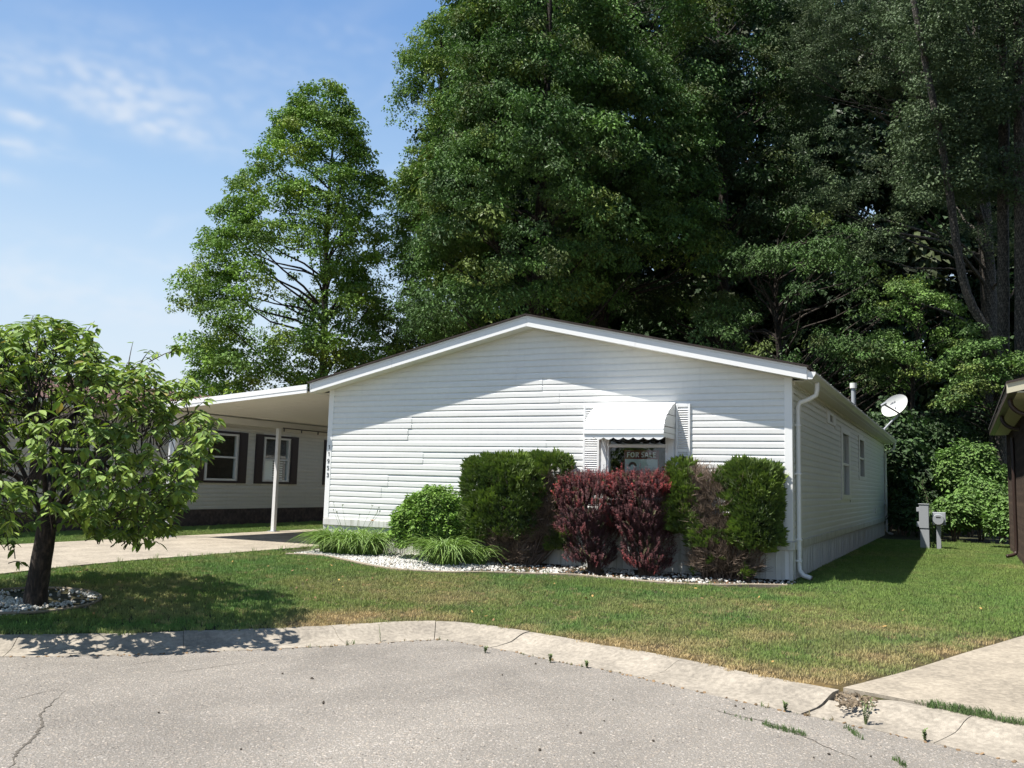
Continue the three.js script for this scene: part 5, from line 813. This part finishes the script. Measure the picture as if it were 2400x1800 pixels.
// lobes: [px centre u, v, half width px, half height px, z, half depth m]; bare: test on the pixel returns how dead the place is
function arborvitae(label, base, lobes, bare, seed, nMul = 1) {
  const g = thing('arborvitae', label, 'shrub', base.toArray()), R = rng(seed), green = [], dead = [], wood = [];
  for (const [u, v, wu, hv, z, dz] of lobes) {
    const c = onZ(u, v, z).sub(base), s = onZ(u + 1, v, z).x - onZ(u, v, z).x, sy = Math.abs(onZ(u, v + 1, z).y - onZ(u, v, z).y), a = wu * s, h = hv * sy, n = Math.round(1950 * nMul * (a * h + a * dz + h * dz));
    for (let k = 0; k < n; k++) {
      // a point on a rounded box
      const ar = [h * dz, a * dz, a * h], t = R() * (ar[0] + ar[1] + ar[2]), ax = t < ar[0] ? 0 : t < ar[0] + ar[1] ? 1 : 2, f = [R() * 2 - 1, R() * 2 - 1, R() * 2 - 1]; f[ax] = R() < (ax === 2 ? 0.75 : 0.5) ? 1 : -1;
      const d = V(f[0], f[1], f[2]), rnd = Math.pow(Math.abs(f[0]) ** 5 + Math.abs(f[1]) ** 5 + Math.abs(f[2]) ** 5, -0.2); d.multiplyScalar(rnd);
      const w = c.clone().add(V(d.x * a, d.y * h, d.z * dz)), lump = fbm(w.x * 4.2 + w.z * 2 + seed * 7 + 40, w.y * 3.0 + 30, 2, seed), q = (0.84 + 0.26 * lump) * (1 - 0.2 * R() * R()) * (R() < 0.22 ? 0.5 + 0.3 * R() : 1), p = c.clone().add(V(d.x * a * q, d.y * h * q, d.z * dz * q)); if (p.y < 0.04) continue;
      const [pu, pv] = project(p.clone().add(base)), k2 = bare(pu, pv, p, d);
      const out = V(d.x * 0.7, Math.max(0.35, d.y * 0.5 + 0.75), d.z * 0.7).normalize(); Q.setFromUnitVectors(V(0, 1, 0), out); Q2.setFromAxisAngle(V(0, 1, 0), R() * 6.28); Q.multiply(Q2);
      if (R() < k2) { if (R() < 0.6) { p.sub(c).multiplyScalar(0.75 + 0.25 * R()).add(c); for (let e = 0; e < 2; e++) dead.push([mat4(p.clone().add(V((R() - 0.5) * 0.08, (R() - 0.5) * 0.08, (R() - 0.5) * 0.08)), Q, 0.6 + 0.8 * R()), L(1.1, 1.0, 0.92).multiplyScalar(0.3 + 0.8 * R())]); } continue; }
      const tone = AV[0].clone().lerp(AV[1], clamp(1.6 * lump - 0.3 + 0.4 * (R() - 0.5))).multiplyScalar(0.7 + 0.5 * R()); green.push([mat4(p, Q, 0.8 + 0.65 * R()), tone]);
    }
    for (let k = 0; k < 22; k++) { const t = c.clone().add(V((R() - 0.5) * 1.6 * a, (R() - 0.3) * h * 1.2, (R() - 0.5) * 1.2 * dz)), b = V((R() - 0.5) * 0.3 + c.x * 0.4, -0.05, (R() - 0.5) * 0.2); const m1 = b.clone().lerp(t, 0.35).add(V((R() - 0.5) * 0.14, 0, (R() - 0.5) * 0.14)), m2 = b.clone().lerp(t, 0.7).add(V((R() - 0.5) * 0.12, 0, (R() - 0.5) * 0.12)); wood.push(tube(curve([b, m1, m2, t], 8), [0.016, 0.015, 0.014, 0.012, 0.010, 0.008, 0.006, 0.005, 0.003].map((x) => x * (0.6 + 0.6 * R())), 5)); }
  }
  part(g, 'stem', merge(wood), M.evergreenStem); scatter(g, 'foliage', spray, M.leaf, green); scatter(g, 'dead_twigs', twigSpray, M.deadTwig, dead); console.log('arborvitae', green.length, dead.length); return g;
}
{
  const blob = (u, v, cu, cv, ru, rv) => Math.exp(-(((u - cu) / ru) ** 2 + ((v - cv) / rv) ** 2) * 1.2);
  const b1 = onY(1195, 1322, 0); b1.y = groundY(b1.x, b1.z);
  arborvitae('clipped boxy arborvitae with a brown dead side, left of the red bushes', b1, [[1182, 1176, 84, 100, b1.z - 0.1, 0.46], [1192, 1275, 64, 44, b1.z - 0.1, 0.34], [1296, 1118, 44, 50, b1.z - 0.4, 0.30], [1305, 1265, 26, 22, b1.z - 0.3, 0.2], [1275, 1215, 30, 70, b1.z - 0.3, 0.25]], (u, v, p, d) => clamp(1.1 * smoothstep(1238, 1275, v + 0.1 * (u - 1180)) * (u < 1285 ? 1 : 0) + 1.3 * blob(u, v, 1288, 1140, 18, 34) + blob(u, v, 1185, 1148, 16, 22) * 0.6 + 1.2 * blob(u, v, 1276, 1215, 26, 50)), 3);
  const b2 = onY(1712, 1358, 0); b2.y = groundY(b2.x, b2.z);
  arborvitae('arborvitae with a bare brown middle, by the home corner downspout', b2, [[1606, 1170, 34, 84, b2.z - 0.05, 0.28], [1768, 1148, 56, 60, b2.z - 0.1, 0.42], [1776, 1215, 48, 74, b2.z - 0.05, 0.38], [1690, 1184, 78, 80, b2.z - 0.12, 0.36], [1700, 1285, 84, 62, b2.z - 0.1, 0.36]], (u, v, p, d) => clamp(1.6 * blob(u, v, 1648, 1120, 34, 62) + 1.2 * blob(u, v, 1664, 1215, 46, 60) + 1.3 * smoothstep(1255, 1300, v - 0.2 * Math.abs(u - 1700)) + 0.5 * blob(u, v, 1712, 1200, 20, 40), 0, 0.96), 5, 0.95);
}
// barberry: upright red sprigs
const sprig = (() => { const R = rng(14), pos = []; for (let i = 0; i < 22; i++) { const t = i / 22, a = R() * 6.28, c = V(0, 0.15 * t, 0), d = V(Math.cos(a), 0.5, Math.sin(a)).normalize(); leafTris(pos, c, d, V(0, 1, 0.2).normalize(), 0.02 + 0.013 * R(), 0.007, 0.2, 0.1); } return meshFrom(pos); })();
function barberry(label, bu, bv, lobes, seed) {
  const base = onZ(bu, bv, 0.62); base.y = groundY(base.x, base.z); const g = thing('barberry', label, 'shrub', base.toArray()), R = rng(seed), items = [], wood = [];
  for (const [u, v, wu, hv, z, dz, dens] of lobes) {
    const zz = base.z + z, c = onZ(u, v, zz).sub(base), s = onZ(u + 1, v, zz).x - onZ(u, v, zz).x, a = wu * s, h = hv * s, n = Math.round(1.7 * dens * (a * h + a * dz + h * dz));
    for (let k = 0; k < n; k++) {
      const f = V(R() * 2 - 1, R() * 2 - 1, R() * 2 - 1), m = Math.max(Math.abs(f.x), Math.abs(f.y), Math.abs(f.z)); f.multiplyScalar(1 / m); const d = f.multiplyScalar(Math.pow(Math.abs(f.x) ** 4 + Math.abs(f.y) ** 4 + Math.abs(f.z) ** 4, -0.25));
      const w = c.clone().add(V(d.x * a, d.y * h, d.z * dz)), lump = fbm(w.x * 5 + w.z * 3 + seed * 5, w.y * 5 + 20, 2, seed), depth = R(), q = (0.68 + 0.55 * lump) * (0.55 + 0.45 * Math.cbrt(depth)), p = c.clone().add(V(d.x * a * q, d.y * h * q, d.z * dz * q)); if (p.y < 0.05) continue;
      const out = V(d.x * 0.5 + (R() - 0.5) * 0.9, 0.8 + Math.max(0, d.y), d.z * 0.5 + (R() - 0.5) * 0.9).normalize(); Q.setFromUnitVectors(V(0, 1, 0), out); Q2.setFromAxisAngle(V(0, 1, 0), R() * 6.28); Q.multiply(Q2); if (d.y > 0.6 && R() < 0.2) p.y += 0.11 * R();
      // this year's shoots are bright red, older wood carries dark maroon leaves
      const shoot = smoothstep(0.55, 1, depth) * (hv < 50 ? 1 : smoothstep(0.45, 0.62, lump) * 0.42), t = R(), col = L(0.075, 0.018, 0.02).lerp(L(0.46, 0.06, 0.055), clamp(shoot * (0.2 + 0.9 * R()))).lerp(L(0.09, 0.10, 0.03), t < 0.09 * (1 - shoot) ? 0.8 : 0);
      items.push([mat4(p, Q, 0.5 + 0.5 * R()), col.multiplyScalar(0.75 + 0.5 * R())]);
    }
    for (let k = 0; k < 14; k++) { const d = V(gauss(R), 0.3 + 0.7 * R(), gauss(R)), t = c.clone().add(V(d.x * a * 0.8, d.y * h * 0.8, d.z * dz * 0.8)), b = V((R() - 0.5) * 0.2, -0.04, (R() - 0.5) * 0.14), m1 = b.clone().lerp(t, 0.5).add(V((R() - 0.5) * 0.1, 0.08, (R() - 0.5) * 0.1)); wood.push(tube(curve([b, m1, t], 6), [0.009, 0.008, 0.007, 0.006, 0.004, 0.003, 0.002], 4)); }
  }
  part(g, 'stem', merge(wood), M.evergreenStem); scatter(g, 'foliage', sprig, M.leaf, items); console.log('barberry', items.length);
}
barberry('dark red barberry with pink tips beside the left arborvitae', 1392, 1336, [[1380, 1192, 64, 62, 0, 0.42, 2100], [1398, 1142, 46, 20, -0.05, 0.32, 3000], [1345, 1165, 30, 26, 0, 0.3, 2400], [1388, 1268, 50, 60, 0, 0.34, 2000]], 21);
barberry('dark red barberry under the awning window', 1520, 1338, [[1508, 1200, 58, 62, 0, 0.42, 2100], [1500, 1142, 68, 22, -0.05, 0.36, 3000], [1516, 1275, 48, 62, 0, 0.34, 2000], [1446, 1190, 24, 48, -0.05, 0.3, 2000]], 22);
{ // round light green shrub
  const p = onY(990, 1312, 0), g = thing('spirea', 'round light green shrub between the daylilies', 'shrub', [p.x, groundY(p.x, p.z), p.z - 0.25]), R = rng(71), items = [], wood = [], geo = clumpGeo(24, 0.075, 0.052, 0.3, 0.05, 33, 0.3);
  for (let k = 0; k < 1150; k++) { const a = R() * 6.283, e = Math.acos(1 - 1.5 * R()), lump = 0.84 + 0.3 * vnoise(a * 2.2 + 3, e * 3, 6), q = lump * (1 - 0.3 * R() * R()), c = V(Math.cos(a) * Math.sin(e) * 0.66 * q, 0.52 + 0.60 * Math.cos(e) * q, Math.sin(a) * Math.sin(e) * 0.58 * q); if (c.y < 0.08) continue; if (R() < 0.02) c.y += 0.08; Q.setFromEuler(EU.set((R() - 0.5), R() * 6.28, (R() - 0.5))); items.push([mat4(c, Q, 0.75 + 0.6 * R()), L(0.19, 0.32, 0.04).lerp(L(0.12, 0.235, 0.03), R()).multiplyScalar(0.75 + 0.5 * R())]); }
  for (let k = 0; k < 14; k++) { const a = R() * 6.28, t = V(Math.cos(a) * 0.4, 0.5 + 0.4 * R(), Math.sin(a) * 0.35); wood.push(tube([V(0, -0.05, 0), t.clone().multiplyScalar(0.5).add(V(0, 0.1, 0)), t], [0.012, 0.008, 0.003], 4)); }
  part(g, 'stem', merge(wood), M.twig); scatter(g, 'foliage', geo, M.leaf, items);
}
// daylily: arching strap leaves
function daylily(label, u, v, n, spread, len, seed, flower) {
  const p = onY(u, v, 0), g = thing('daylily', label, 'plant', [p.x, groundY(p.x, p.z), p.z]), R = rng(seed), pos = [], col = [];
  for (let k = 0; k < n; k++) {
    const a = R() * 6.283, r = Math.sqrt(R()), bx = Math.cos(a) * r * spread, bz = Math.sin(a) * r * spread * 0.55, th = R() * 6.283, l = len * (0.6 + 0.55 * R()), w = 0.0065 + 0.005 * R(), reach = 0.5 + 0.6 * R(), dir = V(Math.cos(th) + bx / spread * 0.6, 0, Math.sin(th) + bz / spread).normalize(), sd = V(-dir.z, 0, dir.x), ring = [];
    for (let i = 0; i <= 7; i++) { const t = i / 7, x = l * reach * t * t * 0.9 + l * 0.18 * t, y = l * (1.15 * t - reach * 0.95 * t * t * t), ww = w * Math.sin(Math.PI * Math.min(0.97, 0.25 + 0.75 * t)) + 0.0008; const c = V(bx, 0, bz).addScaledVector(dir, x).setY(Math.max(0.01, y)); ring.push([c.clone().addScaledVector(sd, ww), c.clone().add(V(0, -ww * 0.7, 0)), c.clone().addScaledVector(sd, -ww)]); }
    const cc = L(0.15, 0.27, 0.035).lerp(L(0.22, 0.34, 0.06), R()).multiplyScalar(0.7 + 0.5 * R()), c = [cc.r, cc.g, cc.b];
    for (let i = 0; i < 7; i++) for (let j = 0; j < 2; j++) { quad(pos, ring[i][j].toArray(), ring[i + 1][j].toArray(), ring[i + 1][j + 1].toArray(), ring[i][j + 1].toArray()); for (let q = 0; q < 6; q++) col.push(...c); }
  }
  const lf = part(g, 'foliage', meshFrom(pos, false, col), M.lily); lf.userData.kind = 'stuff';
  const st = []; for (let k = 0; k < (flower ? 9 : 2); k++) { const a = (R() - 0.5) * 2 * spread, t = V(a * 1.1, len * (1.05 + 0.35 * R()), (R() - 0.5) * 0.2); st.push(tube([V(a * 0.8, 0, 0), t.clone().multiplyScalar(0.6), t], [0.004, 0.003, 0.002], 4)); for (let j = 0; j < 3; j++) st.push(tube([t, t.clone().add(V((R() - 0.5) * 0.04, 0.035, (R() - 0.5) * 0.04))], [0.002, 0.006], 4)); if (flower && k === 0) { const fl = []; const c = onZ(873, 1221, g.position.z).sub(g.position); for (let i = 0; i < 6; i++) { const b = i / 6 * 6.283; leafTris(fl, c, V(Math.cos(b), 0.7, Math.sin(b)).normalize(), V(0, 1, 0), 0.055, 0.016, 0.3, 0.3); } part(g, 'flower', meshFrom(fl), S({ color: L(0.75, 0.25, 0.02), roughness: 0.7 }), 'single orange daylily bloom'); st.push(tube([V(c.x * 0.9, 0, 0), c], [0.004, 0.003], 4)); } }
  part(g, 'stalk', merge(st), S({ color: L(0.10, 0.16, 0.04), roughness: 0.9 }));
}
M.lily = new THREE.MeshPhysicalMaterial({ color: L(1, 1, 1), vertexColors: true, roughness: 1, transmission: 0.25, thickness: 0, clearcoat: 0.4, clearcoatRoughness: 0.4, side: THREE.DoubleSide });
daylily('wide daylily clump with one orange bloom by the home corner', 822, 1298, 1250, 0.60, 0.60, 81, true);
daylily('small daylily clump in front of the round light green shrub', 1040, 1322, 520, 0.26, 0.62, 82);
daylily('small daylily clump tucked beside the boxy arborvitae', 1112, 1322, 200, 0.20, 0.5, 83);
// ------------------------------------------------------------------ small tree by the kerb, leaf by leaf
{
  const g = thing('cherry_tree', 'small leafy cherry tree with a dark leaning trunk in a gravel ring', 'tree', TREE.toArray()), R = rng(99), wood = [], leaves = [];
  const D = project(TREE)[2], px = (u, v, dd = 0) => atDepth(u, v, D + dd).sub(TREE);
  const fork = px(112, 1210), tp = curve([V(0, -0.12, 0), px(86, 1380), px(98, 1310), fork], 12);
  const flare = tp.map((_, i) => 0.125 - 0.035 * i / 12 + (i === 0 ? 0.05 : i === 1 ? 0.02 : 0));
  part(g, 'trunk', tube(tp, flare, 14, 0.10, 4), M.cherryBark);
  // leaf shape: long pointed oval, folded and curled
  const lg = (() => { const pos = [], rows = [[0, 0], [0.18, 0.13], [0.42, 0.205], [0.68, 0.16], [0.86, 0.075], [1, 0]], P = rows.map(([t, w]) => { const y = -0.16 * t * t; return [[t, y, 0], [t, y + w * 0.35, w], [t, y + w * 0.35, -w]]; }); for (let i = 0; i < 5; i++) for (const s of [1, 2]) { const a = P[i][0], b = P[i][s], c = P[i + 1][s], d = P[i + 1][0]; if (i === 0) pos.push(...a, ...c, ...d); else if (i === 4) pos.push(...a, ...b, ...d); else quad(pos, a, b, c, d); } const gg = meshFrom(pos); return gg; })();
  const leaf = (p, dir, len, col) => { const X = dir.clone().normalize(), up = V((R() - 0.5) * 0.9, 1, (R() - 0.5) * 0.9), Z = V(0, 0, 0).crossVectors(X, up).normalize(), Y = V(0, 0, 0).crossVectors(Z, X); leaves.push([new THREE.Matrix4().makeBasis(X, Y, Z).scale(V(len, len, len * (0.85 + 0.4 * R()))).setPosition(p), col, p]); };
  const tone = (young) => young > 0.75 ? L(0.25, 0.35, 0.035).lerp(L(0.32, 0.17, 0.05), R() < 0.18 ? 0.6 : 0) : L(0.105, 0.20, 0.022).lerp(L(0.22, 0.32, 0.03), R());
  const twig = (a, b, n, len, young = 0) => { // a shoot with leaves hanging along its outer part
    const m = a.clone().lerp(b, 0.5).add(V(0, 0.06 * a.distanceTo(b), 0)), pts = curve([a, m, b], 5); wood.push(tube(pts, pts.map((_, i) => 0.006 - 0.004 * i / 5), 4));
    const dir = b.clone().sub(a).normalize();
    for (let k = 0; k < n; k++) { const t = 0.25 + 0.75 * Math.sqrt((k + R()) / n), p = a.clone().lerp(b, t).add(V((R() - 0.5) * 0.03, 0.06 * 4 * t * (1 - t) * a.distanceTo(b), (R() - 0.5) * 0.03)), th = R() * 6.283, d = V(Math.cos(th), -0.35 - 0.75 * R(), Math.sin(th)).addScaledVector(dir, 0.6); const y = young * R() + (t > 0.9 ? 0.25 * R() : 0); leaf(p, d, len * (0.65 + 0.6 * R()), tone(y).multiplyScalar(0.8 + 0.4 * R())); }
  };
  const hull = [[-420, 800], [-100, 770], [20, 795], [60, 778], [130, 772], [205, 790], [240, 862], [330, 885], [420, 892], [462, 935], [480, 1010], [468, 1085], [425, 1120], [445, 1165], [400, 1190], [375, 1245], [300, 1280], [262, 1232], [225, 1270], [180, 1215], [130, 1205], [60, 1230], [35, 1275], [-20, 1315], [-80, 1270], [-420, 1300]];
  const C = px(190, 1040, 0.2), boughs = [];
  const ax = [2.0, 1.36, 1.75];
  for (let k = 0; k < 11; k++) { const th = k / 11 * 6.283 + 0.4 * R(), e = 0.15 + 0.75 * R(), t = C.clone().add(V(Math.cos(th) * ax[0] * 0.62, (e - 0.45) * 1.25, Math.sin(th) * ax[2] * 0.62)); const pts = curve([fork.clone().add(V(0, -0.08, 0)), fork.clone().lerp(t, 0.45).add(V(0, 0.18, 0)), t], 8); wood.push(tube(pts, pts.map((_, i) => 0.032 - 0.025 * i / 8), 6)); boughs.push(pts); }
  for (let k = 0; k < 3000; k++) {
    const d = V(gauss(R), gauss(R), gauss(R)).normalize(), lump = 0.72 + 0.42 * vnoise(d.x * 2.1 + 5, d.y * 2.4 + d.z * 1.8 + 5, 7), q = lump * (0.5 + 0.55 * Math.cbrt(R()));
    const p = C.clone().add(V(d.x * ax[0] * q, d.y * ax[1] * q, d.z * ax[2] * q)); if (p.y < 0.48) continue;
    const [pu, pv] = project(p.clone().add(TREE)); if (vnoise(p.x * 1.9 + 9, p.y * 2.6 + p.z * 1.6 + 9, 21) < 0.38) continue; if (!inside(hull, pu + 24 * (R() - 0.5), pv + 24 * (R() - 0.5))) continue; if (pv > 1240 && pu > 60 && pu < 150) continue;
    let near = boughs[0][4], bd = 1e9; for (const b of boughs) for (let i = 2; i < b.length; i++) { const q2 = b[i].distanceToSquared(p); if (q2 < bd) { bd = q2; near = b[i]; } }
    const root = near.clone().lerp(p, 0.35), n = 7 + Math.floor(R() * 7);
    if (R() < 0.22) wood.push(tube([near, near.clone().lerp(p, 0.5).add(V(0, 0.03, 0)), p], [0.009, 0.006, 0.003], 4));
    const out = V(d.x + (R() - 0.5), 0.25 + 0.6 * R() + d.y * 0.4, d.z + (R() - 0.5)).normalize().multiplyScalar(0.24 + 0.18 * R());
    twig(p.clone().addScaledVector(out, -0.5), p.clone().addScaledVector(out, 0.5), n, 0.118, d.y > 0.1 ? 0.65 + 0.35 * R() : 0.6 * R());
  }
  // shoots that stand out against the sky and the drive
  for (const [a, b, n] of [[[255, 900], [330, 850], 9], [[310, 868], [375, 825], 10], [[350, 848], [440, 815], 14], [[395, 830], [425, 808], 10], [[150, 850], [205, 800], 16], [[165, 840], [140, 782], 14], [[110, 860], [50, 800], 14], [[60, 850], [10, 790], 14], [[190, 800], [222, 752], 3], [[330, 850], [352, 820], 7], [[300, 860], [312, 800], 1], [[425, 930], [500, 905], 8], [[430, 980], [520, 990], 8], [[400, 1090], [505, 1050], 10], [[260, 1250], [330, 1262], 9], [[205, 1235], [250, 1262], 8], [[300, 1245], [368, 1256], 7], [[20, 1320], [55, 1318], 7], [[105, 1235], [170, 1225], 9], [[-10, 1260], [35, 1245], 8], [[380, 1150], [450, 1160], 12], [[340, 1190], [430, 1195], 12], [[235, 870], [215, 830], 9], [[270, 880], [232, 850], 7], [[20, 1290], [5, 1180], 4]]) twig(px(...a, (R() - 0.5) * 0.6), px(...b, (R() - 0.5) * 0.6), n, 0.10, 0.5);
  part(g, 'branches', merge(wood), M.cherryBark);
  // the 300 that show largest are leaves of their own
  const cam = CAM.clone().sub(TREE); leaves.forEach((l) => { const [u, v] = project(l[2].clone().add(TREE)); l[3] = u > -10 && v < 1500 ? l[2].distanceTo(cam) : 99; }); leaves.sort((a, b) => a[3] - b[3]);
  const shades = []; for (let i = 0; i < 14; i++) { const m = M.cherryLeaf.clone(); m.color = L(0.09, 0.185, 0.028).lerp(L(0.25, 0.35, 0.035), i / 13); shades.push(m); }
  leaves.slice(0, 300).forEach(([m, c]) => { const k = clamp(Math.round((c.r / Math.max(c.g, 0.01) - 0.44) / 0.3 * 13 * 0.8 + 2 * R()), 0, 13), o = new THREE.Mesh(lg, shades[k]); o.name = 'leaf'; o.applyMatrix4(m); g.add(o); });
  scatter(g, 'foliage', lg, M.cherryLeaf, leaves.slice(300).map(([m, c]) => [m, c])); console.log('cherry leaves', leaves.length);
}
console.log('crown clumps', total);
scene.traverse((o) => { if (o.isMesh) { o.castShadow = true; o.receiveShadow = true; } });
renderer.render(scene, camera);
